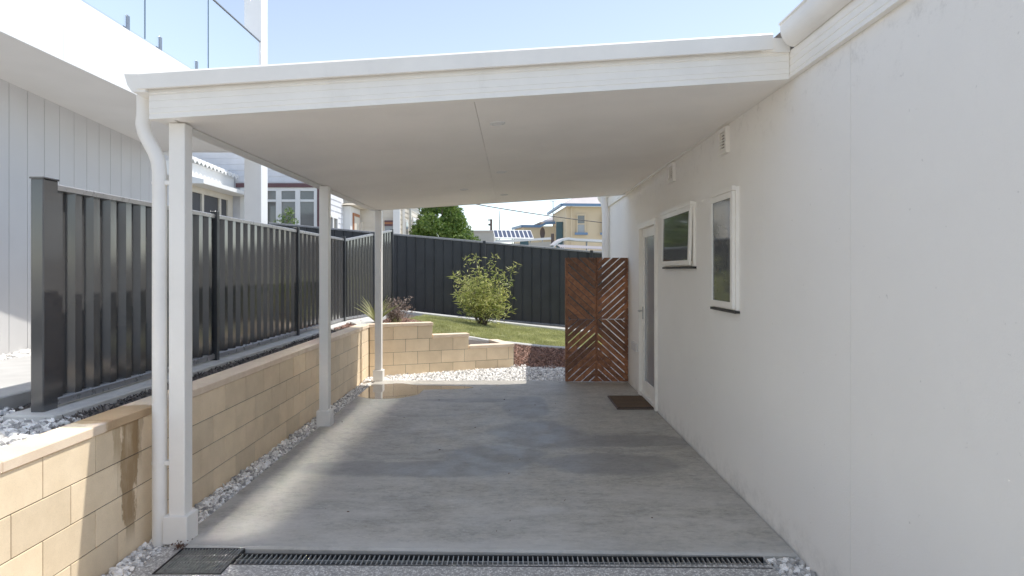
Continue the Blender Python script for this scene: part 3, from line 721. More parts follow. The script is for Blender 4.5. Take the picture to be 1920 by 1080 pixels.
# ------------------------------------------------------------------ timber screen
GX0, GX1, GZ0, GZ1, GY = .712, 1.566, .008, 1.693, 8.80
TS = thing('timber_screen', ((GX0 + GX1) / 2, GY, 0), 'reddish brown timber privacy screen with diagonal slats at the end of the slab', 'screen')
def clip(poly, x0, x1, z0, z1):
    def cut(P, f, g):
        out = []
        for i in range(len(P)):
            a, e = P[i], P[(i + 1) % len(P)]; fa, fe = f(a), f(e)
            if fa >= 0: out.append(a)
            if fa * fe < 0: t = fa / (fa - fe); out.append((a[0] + (e[0] - a[0]) * t, a[1] + (e[1] - a[1]) * t))
        return out
    for f in (lambda p: p[0] - x0, lambda p: x1 - p[0], lambda p: p[1] - z0, lambda p: z1 - p[1]):
        poly = cut(poly, f, None)
        if len(poly) < 3: return []
    return poly
xm, zm = (GX0 + GX1) / 2, GZ0 + (GZ1 - GZ0) * .503
rnd = random.Random(3)
for x0, x1, z0, z1, sg, gp in ((GX0, xm - .003, zm + .003, GZ1, -1, .014), (xm + .003, GX1, zm + .003, GZ1, 1, .014), (GX0, xm - .003, GZ0, zm - .003, 1, .014), (xm + .003, GX1, GZ0, zm - .003, -1, .011)):
    mb = MB(); t = -1.6; ca, sa = math.cos(math.radians(42)), math.sin(math.radians(42)) * sg
    while t < 1.6:
        wv = .062 + rnd.uniform(-.004, .004); gg = gp * rnd.uniform(.5, 1.3)
        cx0, cz0 = (x0 + x1) / 2, (z0 + z1) / 2; nx, nz = -sa, ca
        q = [(cx0 + nx * t - ca * 2, cz0 + nz * t - sa * 2), (cx0 + nx * t + ca * 2, cz0 + nz * t + sa * 2),
             (cx0 + nx * (t + wv) + ca * 2, cz0 + nz * (t + wv) + sa * 2), (cx0 + nx * (t + wv) - ca * 2, cz0 + nz * (t + wv) - sa * 2)]
        q = clip(q, x0, x1, z0, z1)
        if len(q) > 2: mb.prism(q, 1, GY - .012 + rnd.uniform(-.001, .001), GY + .007)
        t += wv + gg
    mb.build('slat_panel', 'timber', TS)
MB().box(GX0, GX0 + .04, GY + .01, GY + .05, GZ0, GZ1).box(GX1 - .04, GX1, GY + .01, GY + .05, GZ0, GZ1).box(xm - .02, xm + .02, GY + .01, GY + .05, GZ0, GZ1).build('frame', 'timber', TS)

# ------------------------------------------------------------------ drains, mat
def grate(mb, x0, x1, y0, y1, n, z, bar=.004, axis=0):
    if axis == 0:                                        # bars along Y
        for i in range(n):
            x = x0 + (x1 - x0) * (i + .5) / n; mb.box(x - bar / 2, x + bar / 2, y0, y1, z - .022, z)
    return mb
PT = thing('drain_grate', (-1.65, 3.4, DW), 'square galvanised drain grate at the foot of the front carport post', 'drain')
x0, x1, y0, y1 = -1.822, -1.473, 3.252, 3.556
MB().box(x0, x1, y0, y0 + .006, -.03, DW + .003).box(x0, x1, y1 - .006, y1, -.03, DW + .003).box(x0, x0 + .006, y0 + .006, y1 - .006, -.03, DW + .003).box(x1 - .006, x1, y0 + .006, y1 - .006, -.03, DW + .003).build('frame', 'black', PT)
g = MB(); grate(g, x0 + .008, x1 - .008, y0 + .006, y1 - .006, 20, DW + .001, .0045)
for k in range(1, 4): yy = y0 + (y1 - y0) * k / 4; g.box(x0 + .008, x1 - .008, yy - .0025, yy + .0025, -.028, DW - .004)
g.build('bars', 'steel', PT); MB().box(x0 + .002, x1 - .002, y0 + .002, y1 - .002, -.115, -.09).build('pit_floor', 'black', PT)
CH = thing('channel_drain', (-.07, 3.42, DW), 'long narrow black channel drain across the front edge of the slab', 'drain')
def cy(x): return 3.492 - .030 * (x + 1.47) * .55
vs = lambda xa, xb, a, e, za, zb: [(x, cy(x) + yy, z) for z in (za, zb) for x, yy in ((xa, a), (xb, a), (xb, e), (xa, e))]
FB = [(0, 3, 2, 1), (4, 5, 6, 7), (0, 1, 5, 4), (1, 2, 6, 5), (2, 3, 7, 6), (3, 0, 4, 7)]
xa, xb = -1.47, 1.333
fm = MB()
for a, e in ((-.132, -.124), (-.008, 0)): fm.add(vs(xa, xb, a, e, -.06, DW + .002), FB)
fm.build('frame', 'black', CH)
g = MB(); x = xa + .012
while x < xb - .01:
    g.add([(x + dx, cy(x) + yy, z) for z in (-.03, DW) for dx, yy in ((-.002, -.123), (.0025, -.123), (.0025, -.009), (-.002, -.009))], FB); x += .0265
g.add(vs(xa, xb, -.068, -.064, -.03, DW - .003), FB)
g.build('bars', 'steel', CH); fm = MB(); fm.add(vs(xa, xb, -.123, -.009, -.11, -.07), FB); fm.build('channel_floor', 'black', CH)
m, nt, b = new_mat('coir_mat'); MT['coir'] = m
w = N(nt, 'ShaderNodeTexWave', wave_type='BANDS', bands_direction='Y'); tc = N(nt, 'ShaderNodeTexCoord'); L(nt, tc.outputs['Object'], w.inputs[0]); w.inputs['Scale'].default_value = 4.2; w.inputs['Distortion'].default_value = .6
c = mixc(nt, ramp(nt, w.outputs['Fac'], .3, .7, 0, .85), (.16, .085, .03), (.014, .011, .01)); c = mixc(nt, ramp(nt, noise(nt, 160, 4, .8), .4, .7, 0, .5), c, (.03, .02, .012))
tcs = N(nt, 'ShaderNodeSeparateXYZ'); L(nt, tc.outputs['Object'], tcs.inputs[0])
L(nt, c, b.inputs['Base Color']); b.inputs['Roughness'].default_value = .95; bump(nt, b, noise(nt, 300, 3, .8), .8, .006)
MAT = thing('doormat', (1.345, 7.40, .002), 'brown and black striped coir doormat on the slab below the door', 'doormat')
MB().bbox(-.195, .195, -.345, .345, .004, .018, .003).build('pile', 'coir', MAT, loc=(0, 0, 0))
MB().box(-.21, .21, -.36, .36, 0, .0035).box(-.21, -.197, -.36, .36, .0036, .014).box(.197, .21, -.36, .36, .0036, .014).box(-.197, .197, .347, .36, .0036, .014).box(-.197, .197, -.36, -.347, .0036, .014).build('border', 'brown', MAT, loc=(0, 0, 0))

# ------------------------------------------------------------------ neighbouring modern house with deck
DH = thing('modern_house', (-6, 5, 0), 'modern two storey house at left with grey vertical cladding and a white balcony', 'house')
def nwx(Y): return -(3.736 + .138 * Y)
gy = [2.5, 2.95, 3.4, 3.85, 4.3, 4.75, 5.14, 5.47, 5.81, 6.08, 6.35, 6.617, 6.89, 7.15, 7.42, 7.69, 7.96, 8.23, 8.50, 8.77, 8.95]
mb = MB()
for a, e in zip(gy[:-1], gy[1:]):
    g = .004
    v = [(nwx(y) - dd, y, z) for z in (.5, 3.212) for y, dd in ((a + g, 0), (a + g, .03), (e - g, .03), (e - g, 0))]
    mb.add(v, [(0, 3, 2, 1), (4, 5, 6, 7), (0, 1, 5, 4), (1, 2, 6, 5), (2, 3, 7, 6), (3, 0, 4, 7)])
mb.build('cladding', 'cladd', DH)
mb = MB(); mb.prism([(nwx(2.5) - .022, 2.5), (-9, 2.5), (-9, 8.9), (nwx(8.94) - .022, 8.94)], 2, .1, 3.2); mb.build('wall', 'joint', DH)
mb = MB(); mb.prism([(nwx(8.955), 8.953), (nwx(8.955) - 4, 8.953), (nwx(8.955) - 4, 9.0), (nwx(8.955) + .01, 9.0)], 2, .1, 3.2); mb.build('corner_trim', 'white', DH)
dk = MB(); zb_, zt_ = 3.212, 3.77
for a, e in ((-4, 2.9), (2.9, 5.17), (5.17, 6.29), (6.29, 7.7), (7.7, 9.2)): dk.box(-3.62, -3.60, a + .0015, e - .0015, zb_ - .012, zt_)
dk.build('balcony_fascia', 'white', DH)
MB().box(-9, -3.622, -4, 9.16, zb_, zb_ + .02).build('soffit', 'soff', DH)
MB().box(-9, -3.622, -4, 9.17, zb_ + .022, zt_ - .01).box(-9, -3.622, 9.172, 9.2, zb_ - .012, zt_ - .012).build('balcony_floor', 'white', DH)
MB().bbox(-3.85, -3.605, 9.24, 9.48, .3, 7.4, .004).build('column', 'white', DH)
MB().box(-9, -3.5, -4, 9.6, 7.4, 7.7).build('upper_roof', 'white', DH) if False else None
bl = [3.6, 5.03, 6.35, 7.67, 9.22]
for i, (a, e) in enumerate(zip(bl[:-1], bl[1:])):
    pn = MB().quad((-3.625, a + .008, zt_ + .03), (-3.625, e - .008, zt_ + .03), (-3.625, e - .008, 4.78), (-3.625, a + .008, 4.78)).build('glass_pane', 'glass', DH, fix=False)
    if True:
        eg = MB().box(-3.630, -3.620, a + .003, a + .0075, zt_ + .03, 4.78); eg.build('glass_edge', 'teal', pn)
    for yy in (a + .28, e - .28):
        MB().bbox(-3.66, -3.615, yy - .025, yy + .025, zt_ + .001, zt_ + .15, .006).build('spigot', 'spigot', pn)
MB().tube([(-3.625, 3.6, 4.795), (-3.625, 9.24, 4.795)], .013, 10).build('handrail', 'spigot', DH)

# ------------------------------------------------------------------ weatherboard house
def wboards(mb, p0, p1, z0, z1, pitch=.16):
    p0, p1 = Vector(p0), Vector(p1); d = p1 - p0; nn = Vector((d.y, -d.x, 0)).normalized(); z = z0; pr = []
    while z < z1: pr += [(.022, z), (.004, min(z + pitch, z1))]; z += pitch
    vs = [(p.x + nn.x * u, p.y + nn.y * u, zz) for p in (p0, p1) for u, zz in pr]; k = len(pr)
    mb.add(vs, [(i, k + i, k + i + 1, i + 1) for i in range(k - 1)])
    return mb
WH = thing('weatherboard_house', (-7, 20, 0), 'old white weatherboard house behind the left fences with maroon trimmed windows', 'house')
YA = 17.3; XA = at(600, 0, YA).x
mb = MB(); wboards(mb, (-14, YA, 0), (XA, YA, 0), .2, 5.2); wboards(mb, (XA, YA, 0), (XA, 19.6, 0), .2, 5.2); mb.build('wall', 'wboard', WH)
YC = 21.; XC = at(744, 0, YC).x
mb = MB(); wboards(mb, (-10, YC, 0), (XC, YC, 0), .2, 4.6); wboards(mb, (XC, YC, 0), (XC, 26., 0), .2, 4.6); mb.build('wall', 'wcream', WH)['label'] = 'cream weatherboard rear wall'
MB().box(XC - .10, XC + .12, YC - .12, YC - .03, .2, 4.6).build('corner_post', 'white', WH)
rf = MB(); rf.quad((-14.5, 16.7, 5.2), (XA + .5, 16.7, 5.2), (XA - 1.5, 19, 6.1), (-14.5, 19, 6.1)); rf.quad((XA + .5, 16.7, 5.2), (XA + .5, 21, 5.2), (XA - 1.5, 19, 6.1)); rf.build('roof', 'roofw', WH, fix=False)
rf = MB(); rf.quad((-10, 20.5, 4.6), (XC + .4, 20.5, 4.6), (XC - 1.5, 23.5, 5.6), (-10, 23.5, 5.6)); rf.quad((XC + .4, 20.5, 4.6), (XC + .4, 26.4, 4.6), (XC - 1.5, 23.5, 5.6)); rf.build('roof', 'roofw', WH, fix=False)
def fwin(Y, xs, y_top, y_mid, y_bot, outer, frame='white', trim='maroon', glass='glassd'):
    P = lambda x, y: at(x, y, Y)
    X0, X1 = P(outer[0], 0).x, P(outer[1], 0).x; ZT = P(0, y_top).z; ZB = P(0, y_bot).z; ZM = P(0, y_mid).z
    tr = MB(); tr.box(X0 - .10, X1 + .10, Y - .10, Y - .023, ZT, ZT + .11).box(X1 + .0, X1 + .10, Y - .08, Y - .023, ZB, ZT); wo = tr.build('window', trim, WH)
    f = MB(); s = .07; f.box(X0, X1, Y - .06, Y - .023, ZT - .09, ZT - .001).box(X0, X1, Y - .06, Y - .023, ZB, ZB + .08)
    e = [X0] + [v for a in xs for v in (P(a[0], 0).x, P(a[1], 0).x)] + [X1]
    for a, c_ in zip(e[::2], e[1::2]): f.box(a, c_, Y - .065, Y - .023, ZB + .08, ZT - .09)
    for a in xs: f.box(P(a[0], 0).x, P(a[1], 0).x, Y - .055, Y - .023, ZM - .03, ZM + .03)
    f.build('frame', frame, wo)
    g = MB()
    for a in xs: g.box(P(a[0], 0).x + .001, P(a[1], 0).x - .001, Y - .03, Y - .024, ZB + .081, ZT - .091)
    g.build('pane', glass, wo)
    return wo
fwin(YA, [(459, 484), (493, 519), (529, 555), (564, 590)], 352, 376.5, 432, (452, 596))
# side window of block A, hood, bay and rear windows
sw = MB(); sw.box(XA + .024, XA + .06, 17.9, 18.9, 3.02, 3.12).box(XA + .024, XA + .06, 17.9, 17.98, 2.0, 3.02).box(XA + .024, XA + .06, 18.82, 18.9, 2.0, 3.02).box(XA + .024, XA + .06, 18.36, 18.44, 2.0, 3.02)
swo = sw.build('window', 'white', WH); MB().box(XA + .024, XA + .03, 17.98, 18.82, 2.0, 3.02).build('pane', 'glassd', swo)
a = at(641, 380, 19.65); e = at(657, 380, 19.65)
bb = MB().box(a.x, e.x, 19.65, 20.9, .3, 3.48); bb.build('bay', 'white', WH)
MB().prism([(19.4, 3.50), (20.95, 3.50), (20.95, 3.72)], 0, a.x - .02, at(672, 0, 19.5).x).build('window_hood', 'wcream', WH)
w_ = MB().box(e.x + .001, e.x + .04, 19.9, 20.7, 1.9, 3.3).build('window', 'orange', WH); MB().box(e.x + .041, e.x + .05, 19.98, 20.62, 2.0, 3.2).build('pane', 'wcream', w_)
a = at(722, 0, YC); e = at(742, 0, YC); zt2 = at(0, 417, YC).z
w_ = MB().box(a.x, e.x, YC - .1, YC - .03, zt2, zt2 + .06).box(a.x, e.x, YC - .1, YC - .03, zt2 - .12, zt2 - .06).build('window', 'maroon', WH)
MB().box(a.x, e.x, YC - .09, YC - .035, zt2 - .059, zt2 - .001).build('trim', 'orange', w_); MB().box(a.x, e.x, YC - .05, YC - .03, 1.6, zt2 - .121).build('pane', 'glassf', w_)
MB().box(at(672, 0, YC).x, at(681, 0, YC).x, YC - .14, YC - .03, 2.3, at(0, 417, YC).z).build('meter_box', 'wcream', WH)
dp = MB()
for y in (21.8, 23.2): dp.tube([(XC + .08, y, .3), (XC + .08, y, 4.2), (XC + .25, y, 4.5)], .045, 8)
dp.build('downpipe', 'white', WH)
for a, e, z in ((22.3, 22.9, 3.3), (24.0, 24.9, 3.5)):
    w_ = MB().box(XC + .024, XC + .07, a, e, 1.9, z).build('window', 'white', WH); MB().box(XC + .071, XC + .08, a + .07, e - .07, 2.0, z - .1).build('pane', 'glassd', w_)
# porch with corrugated awning
XP = -7.5
PO = MB(); wboards(PO, (XP, 14.7, 0), (XP, 17.2, 0), .2, 2.45); wboards(PO, (XP, 17.2, 0), (XP - 1, 17.2, 0), .2, 3.9)
PO.build('porch', 'wcream', WH); po = WH
zw = lambda y, Y: at(0, y, Y).z
f = MB(); z0_, z1_ = 2.62, 3.50; yb = [14.7, 15.72, 15.85, 16.28, 16.38, 16.6]
f.box(XP - .05, XP + .03, 14.7, 17.2, 3.36, 3.50).box(XP - .05, XP + .03, 14.7, 17.2, 2.45, 2.62)
for a, e in ((14.7, 14.8), (15.50, 15.60), (16.42, 16.52), (16.9, 17.2)): f.box(XP - .05, XP + .03, a, e, 2.62, 3.36)
fo = f.build('window', 'wcream', po); fo['label'] = 'row of screened porch windows'
MB().box(XP - .02, XP - .01, 14.8, 16.9, 2.62, 3.36).build('insect_screen', 'screen', fo)
f = MB(); f.prism([(XP + .0, 3.505), (XP + .45, 3.505), (XP + .45, 3.6), (XP, 3.7)], 1, 14.7, 17.25); f.build('window_hood', 'white', po)
f = MB(); f.box(XP - 1, XP + .06, 14.7, 17.2, 3.70, 4.02); f.build('fascia', 'white', po)
cr = MB(); nn_ = 96; vs = []
for i in range(nn_ + 1):
    y = 14.4 + 2.85 * i / nn_; w_ = .035 * math.cos(2 * math.pi * (y / .20)); ez = 4.12 - .03 * (y - 14.4)
    vs += [(XP + .16, y, ez + w_), (XP + .16, y, ez + w_ - .07), (XP - 1.8, y, ez + .6 + w_)]
cr.add(vs, [(3 * i, 3 * i + 3, 3 * i + 5, 3 * i + 2) for i in range(nn_)] + [(3 * i, 3 * i + 1, 3 * i + 4, 3 * i + 3) for i in range(nn_)])
cr.build('awning_roof', 'white', po, fix=False)

# ------------------------------------------------------------------ far houses and things beyond the rear fence
CH2 = thing('cream_house', (5, 43, 0), 'cream two storey house with blue gutters and a pale roof beyond the rear fence', 'house')
def poly_wall(mb, pts, z0, z1):
    for p, q in zip(pts[:-1], pts[1:]): mb.quad((p[0], p[1], z0), (q[0], q[1], z0), (q[0], q[1], z1), (p[0], p[1], z1))
    return mb
ze = 5.50; P0 = (2.85, 45.6); P1 = (3.3, 40.); P2 = (9.5, 40.6)
poly_wall(MB(), [P0, P1, P2, (9.5, 48), P0], 0, ze).build('wall', 'cream', CH2, fix=False)
ev = MB(); ov = .35
Q0 = (2.55, 46); Q1 = (3.05, 39.6); Q2 = (9.9, 40.2)
ev.sweep([(0, 0), (.14, 0), (.14, .16), (0, .16)], (*Q0, ze - .03), (*Q1, ze - .03)); ev.sweep([(0, 0), (.14, 0), (.14, .16), (0, .16)], (*Q1, ze - .031), (*Q2, ze - .031)); ev.build('gutter', 'blue', CH2)
rf = MB(); rf.quad((*Q0, ze + .13), (*Q1, ze + .13), (6.2, 43.5, 7.6)); rf.quad((*Q1, ze + .13), (*Q2, ze + .13), (7.4, 43.5, 7.6), (6.2, 43.5, 7.6)); rf.build('roof', 'roofw', CH2, fix=False)
def cw(px0, px1, py0, py1, Y, yoff=.05):
    a = at(px0, py1, Y); e = at(px1, py0, Y)
    fo = MB().box(a.x - .07, a.x, Y - yoff, Y, a.z, e.z).box(e.x, e.x + .07, Y - yoff, Y, a.z, e.z).box(a.x - .07, e.x + .07, Y - yoff, Y, e.z, e.z + .08).box(a.x, e.x, Y - yoff, Y - .01, (a.z + e.z) / 2 - .03, (a.z + e.z) / 2 + .03).build('window', 'cream', CH2)
    MB().box(a.x + .002, e.x - .002, Y - .02, Y - .012, (a.z + e.z) / 2 + .031, e.z - .002).build('pane', 'glassd', fo)
    MB().box(a.x + .002, e.x - .002, Y - .02, Y - .012, a.z, (a.z + e.z) / 2 - .031).build('curtain', 'glassf', fo)
    MB().box(a.x - .18, e.x + .18, Y - .22, Y, a.z - .15, a.z - .01).build('sill', 'blue', fo)
cw(1083, 1096, 404, 436, 40.0); cw(1130.5, 1143, 404, 436, 40.)
P_ = at(1042.5, 0, 41.5); p = MB()
p.box(P_.x, P_.x + .42, 41.2, 41.5, 1.2, at(0, 416, 41.3).z); p.build('dark_panel', 'teal', CH2)
MB().tube([(at(1071.5, 0, 39.9).x, 39.9, 0), (at(1071.5, 0, 39.9).x, 39.9, ze)], .05, 8).build('downpipe', 'cream', CH2)
MB().box(4.0, 4.5, 42.2, 42.6, 6, 6.62).build('chimney', 'brown', CH2)
an = MB(); q = at(1037, 400, 45); t = at(1037, 377, 45); an.tube([(q.x, 45, 4.5), t], .03, 6); an.tube([t + Vector((-.25, 0, 0)), t + Vector((.25, 0, 0))], .02, 6)
for k in range(5): an.tube([t + Vector((-.2 + .1 * k, -.15, 0)), t + Vector((-.2 + .1 * k, .15, .02))], .012, 5)
an.build('aerial', 'spigot', CH2)
# lower wings
Yw = 44.
a, b1, b2, c1 = at(962, 431, 47), at(980, 424, Yw), at(1012, 427, Yw), at(1041, 418, Yw)
poly_wall(MB(), [(a.x + .1, 47), (b1.x + .1, Yw), (c1.x, Yw)], 0, b1.z).build('wall', 'cream', CH2, fix=False)
gv = MB(); pr = [(0, 0), (.12, 0), (.12, .17), (0, .17)]
gv.sweep(pr, a, b1 + Vector((0, -.2, -.1))); gv.sweep(pr, b1 + Vector((0, -.2, -.1)), b2 + Vector((0, -.2, 0))); gv.sweep(pr, at(1012, 427, Yw - .4), at(1024, 421, Yw - .4)); gv.sweep(pr, at(1024, 421, Yw - .41), at(1041, 420, Yw - .41)); gv.build('gutter', 'blue', CH2)
rf = MB(); rf.quad(a + Vector((0, 0, .18)), b1 + Vector((0, -.1, .08)), b2 + Vector((0, -.1, .18)), at(1020, 419, 47)); rf.quad(at(997, 423, 45), at(1013, 416, Yw + .2), at(1041, 418, Yw + .2), at(1041, 404, 47)); rf.build('roof', 'roofw', CH2, fix=False)
# satellite dish on a pole
D = at(1017, 437, 38); dish = MB(); vs = [D + Vector((0, 0, 0))]; n_ = 20
for rr_, dd in ((.12, -.01), (.24, -.05), (.34, -.11)):
    for j in range(n_): t = 2 * math.pi * j / n_; vs.append(D + Vector((rr_ * .45 * math.cos(t), dd, rr_ * math.sin(t))))
fs = [(0, 1 + j, 1 + (j + 1) % n_) for j in range(n_)] + [(1 + r_ * n_ + j, 1 + r_ * n_ + (j + 1) % n_, 1 + (r_ + 1) * n_ + (j + 1) % n_, 1 + (r_ + 1) * n_ + j) for r_ in range(2) for j in range(n_)]
DD = thing('satellite_dish', (D.x, 38, 0), 'small dark satellite dish on a pole in front of the cream house wing', 'dish')
dish.add(vs, fs); dish.build('dish', 'brown', DD, fix=False); MB().tube([(D.x, 38.05, 0), (D.x, 38.05, D.z)], .035, 8).build('pole', 'spigot', DD)
# shed with solar panels
SH = thing('shed', (2, 31, 0), 'low grey shed with a white fascia and a teal door just above the rear fence', 'shed')
Ys = 30.; a = at(930, 456, Ys); e = at(1034, 449, Ys)
mb = MB(); mb.prism([(a.x, 0), (e.x, 0), (e.x, e.z - .1), (a.x, a.z - .05)], 1, Ys, Ys + 3); mb.build('wall', 'greywall', SH)
mb = MB(); mb.sweep([(0, 0), (.05, 0), (.05, .1), (0, .1)], (a.x - .1, Ys - .05, a.z), (e.x + .05, Ys - .05, e.z)); mb.build('fascia', 'white', SH)
mb = MB(); mb.quad((a.x - .1, Ys, a.z + .06), (e.x, Ys, e.z + .08), (e.x, Ys + 3, e.z + .2), (a.x - .1, Ys + 3, a.z + .3)); mb.build('roof', 'awn', SH, fix=False)
q0, q1 = at(975, 459, Ys), at(991, 451.5, Ys); MB().box(q0.x, q1.x, Ys - .03, Ys - .002, .4, q1.z).build('door', 'teal', SH)
SPn = thing('solar_panels', at(963, 447, 30.2), 'tilted row of blue black solar panels on a rack above the shed roof', 'solar panels')
BL, BR, TL, TR = at(928, 446, 30.3), at(1001, 447.5, 30.3), at(924.5, 431, 31.3), at(995, 432, 31.3)
def bil(u, v): return (BL * (1 - u) + BR * u) * (1 - v) + (TL * (1 - u) + TR * u) * v
mb = MB(); th = Vector((0, -.02, .03)); k = 9
mb.add([bil(0, 0), bil(1, 0), bil(1, 1), bil(0, 1)] + [bil(0, 0) - th, bil(1, 0) - th, bil(1, 1) - th, bil(0, 1) - th], [(0, 1, 2, 3), (7, 6, 5, 4), (0, 4, 5, 1), (1, 5, 6, 2), (2, 6, 7, 3), (3, 7, 4, 0)]); mb.build('frame', 'white', SPn)
for i in range(k):
    u0, u1 = (i + .12) / k, (i + .88) / k
    MB().quad(bil(u0, .09) + th * .3, bil(u1, .09) + th * .3, bil(u1, .93) + th * .3, bil(u0, .93) + th * .3).build('solar_panel', 'solar', SPn, fix=False)
for u in (.08, .5, .92):
    for w_ in (.85, .1): p_ = bil(u, w_); MB().tube([p_ - th, (p_.x, p_.y, 2.75)], .02, 6).build('leg', 'spigot', SPn)
GW = thing('grey_building', (-1.6, 36, 0), 'plain grey building with a flat top between the tree and the solar panels', 'building')
a = at(868, 434, 36); e = at(926, 434, 36)
MB().box(a.x - 1, e.x, 36, 40, 0, a.z).build('wall', 'greywall', GW); MB().box(a.x - 1.1, e.x + .1, 35.9, 40.1, a.z + .001, a.z + .06).build('roof_edge', 'roofw', GW)
# brown stack
q = at(1036, 438, 29); tag(MB().bbox(q.x - .07, q.x + .07, 28.9, 29.05, 0, q.z, .01).build('timber_post', 'brown'), 'dark brown timber post right of the shed below the cream house', 'post')
# patio awning
AW = thing('patio_awning', at(1090, 460, 25), 'pale edged iron patio awning with a sloping left side above the rear fence', 'awning')
Yq = 25.; pts = [at(1038, 460, Yq), at(1047, 452, Yq), at(1055, 447.5, Yq), at(1066, 445, Yq), at(1080, 447, Yq), at(1160, 451, Yq)]
mb = MB(); vs = []
for p_ in pts: vs += [p_, p_ + Vector((0, 0, -.09)), p_ + Vector((.02, 3, .12)), p_ + Vector((.02, 3, .03))]
mb.add(vs, [(4 * i, 4 * i + 4, 4 * i + 6, 4 * i + 2) for i in range(5)]); mb.build('roof', 'roofw', AW, fix=False)
mb = MB(); mb.add(vs, [(4 * i + 1, 4 * i + 3, 4 * i + 7, 4 * i + 5) for i in range(5)]); mb.build('underside', 'awn', AW, fix=False)
mb = MB()
for p_, q_ in zip(pts[:-1], pts[1:]):
    mb.add([p_ + Vector((0, -.02, 0)), q_ + Vector((0, -.02, 0)), q_ + Vector((0, -.02, -.09)), p_ + Vector((0, -.02, -.09))], [(0, 1, 2, 3)])
mb.build('fascia', 'white', AW, fix=False)
mb = MB()
for px in (1056, 1100, 1140): q = at(px, 448, Yq + .3); mb.tube([(q.x, Yq + .3, 0), (q.x, Yq + .3, q.z - .1)], .035, 8)
mb.build('post', 'spigot', AW)
LW = thing('corrugated_shed', at(1100, 465, 22), 'low shed with a white corrugated roof under the patio awning', 'shed')
cr = MB(); vs = []; n_ = 120
for i in range(n_ + 1):
    p_ = at(1050 + 100 * i / n_, 461 + 4.5 * i / n_, 22); w_ = .02 * math.cos(2 * math.pi * i / 4.)
    vs += [(p_.x, 22, p_.z - .05 + w_), (p_.x, 24, p_.z + .12 + w_)]
cr.add(vs, [(2 * i, 2 * i + 2, 2 * i + 3, 2 * i + 1) for i in range(n_)]); cr.build('roof', 'roofw', LW, fix=False)
MB().box(at(1052, 0, 22).x, at(1150, 0, 22).x, 22.1, 23.9, 0, 2.2).build('wall', 'greywall', LW)
# pole, mast, wire
q = at(921, 411, 55); UP = thing('utility_pole', (q.x, 55, 0), 'dark utility pole with a short crossarm left of the solar panels', 'pole')
MB().tube([(q.x, 55, 0), q], [.14, .10], 10).build('pole', 'brown', UP); MB().box(q.x - .28, q.x + .1, 54.95, 55.05, q.z - .12, q.z - .02).build('crossarm', 'brown', UP); MB().bbox(q.x - .25, q.x - .1, 54.9, 55.1, q.z - .55, q.z - .38, .02).build('insulator', 'black', UP)
q = at(936.5, 395, 33); tag(MB().tube([(q.x, 33, 0), (q.x, 33, q.z - .6), (q.x + .01, 33, q.z)], [.035, .03, .015], 8).build('antenna_mast', 'steel'), 'thin grey antenna mast rising behind the solar panels', 'mast')
c0, c1 = at(860, 377, 26), at(1210, 425, 30); pts = []
for i in range(21): t = i / 20; p_ = c0.lerp(c1, t); p_.z -= .30 * 4 * t * (1 - t) * .35; pts.append(p_)
tag(MB().tube(pts, .02, 6).build('power_line', 'cable'), 'thin black overhead wire crossing the sky beyond the fence', 'wire')

# ------------------------------------------------------------------ planting
def leaves(P, D, Ln, W, mat, name, parent=None, fold=.15):
    n = len(P); D = D / np.linalg.norm(D, axis=1)[:, None]; up = RNG.normal(size=(n, 3)); sd = np.cross(D, up); sd /= np.linalg.norm(sd, axis=1)[:, None]; nm = np.cross(sd, D)
    Ln = Ln[:, None]; W = W[:, None]
    v = np.stack([P, P + D * Ln * .4 + sd * W / 2 + nm * W * fold, P + D * Ln - nm * Ln * .12, P + D * Ln * .4 - sd * W / 2 + nm * W * fold], 1)
    o = np_mesh(name, v.reshape(-1, 3), (np.arange(n)[:, None] * 4 + np.array([[0, 1, 2, 3]])), mat)
    if parent: o.parent = parent; o.matrix_parent_inverse = Matrix.Translation(parent.location).inverted()
    return o
# bamboo
Bp = at(903, 609, 12.9); Bp.z = float(zter(Bp.x, 12.9)); BB = thing('bamboo_shrub', Bp, 'yellow-green bamboo shrub with upright shoots on the lawn by the rear fence', 'shrub')
st = MB(); LP, LD, LL = [], [], []
px_targets = [(893, 478, 1.), (928, 478, 1.), (970, 497, .9), (858, 512, .8), (870, 478, .5), (945, 540, .8), (880, 525, 1), (910, 530, 1), (962, 555, .7), (862, 560, .9), (850, 515, .5), (895, 505, 1.), (935, 510, .8)]
for i in range(52):
    if i < len(px_targets): tp = at(px_targets[i][0], px_targets[i][1], 12.9 + rnd.uniform(-.2, .2)); dens = px_targets[i][2]
    else:
        u = rnd.uniform(-1, 1); tp = at(905 + u * 52, 556 - 26 * (1 - abs(u)) + rnd.uniform(-26, 38), 12.9 + rnd.uniform(-.45, .45)); dens = .72
    b0 = Bp + Vector((rnd.uniform(-.1, .1), rnd.uniform(-.1, .1), 0)); mid = b0.lerp(tp, .5) + Vector((0, 0, .12)); mid.x = b0.x + (tp.x - b0.x) * .38
    pts = [b0.lerp(mid, t).lerp(mid.lerp(tp, t), t) for t in [k / 8 for k in range(9)]]
    st.tube(pts, [.007 * (1 - .7 * k / 8) for k in range(9)], 5)
    nl = int((95 if i < len(px_targets) else 70) * dens)
    for _ in range(nl):
        t = rnd.uniform(.25, 1.0) ** .8; j = min(int(t * 8), 7); p_ = pts[j].lerp(pts[j + 1], t * 8 - j)
        sp_ = .10 if i < len(px_targets) else .14
        off = Vector((rnd.gauss(0, sp_), rnd.gauss(0, sp_), rnd.gauss(0, sp_ * .7))) * (1.15 - t * .8)
        LP.append(tuple(p_ + off)); dd = Vector((rnd.gauss(0, 1), rnd.gauss(0, 1), rnd.gauss(.15, .6))) + off.normalized() * .6; LD.append(tuple(dd)); LL.append(rnd.uniform(.06, .14))
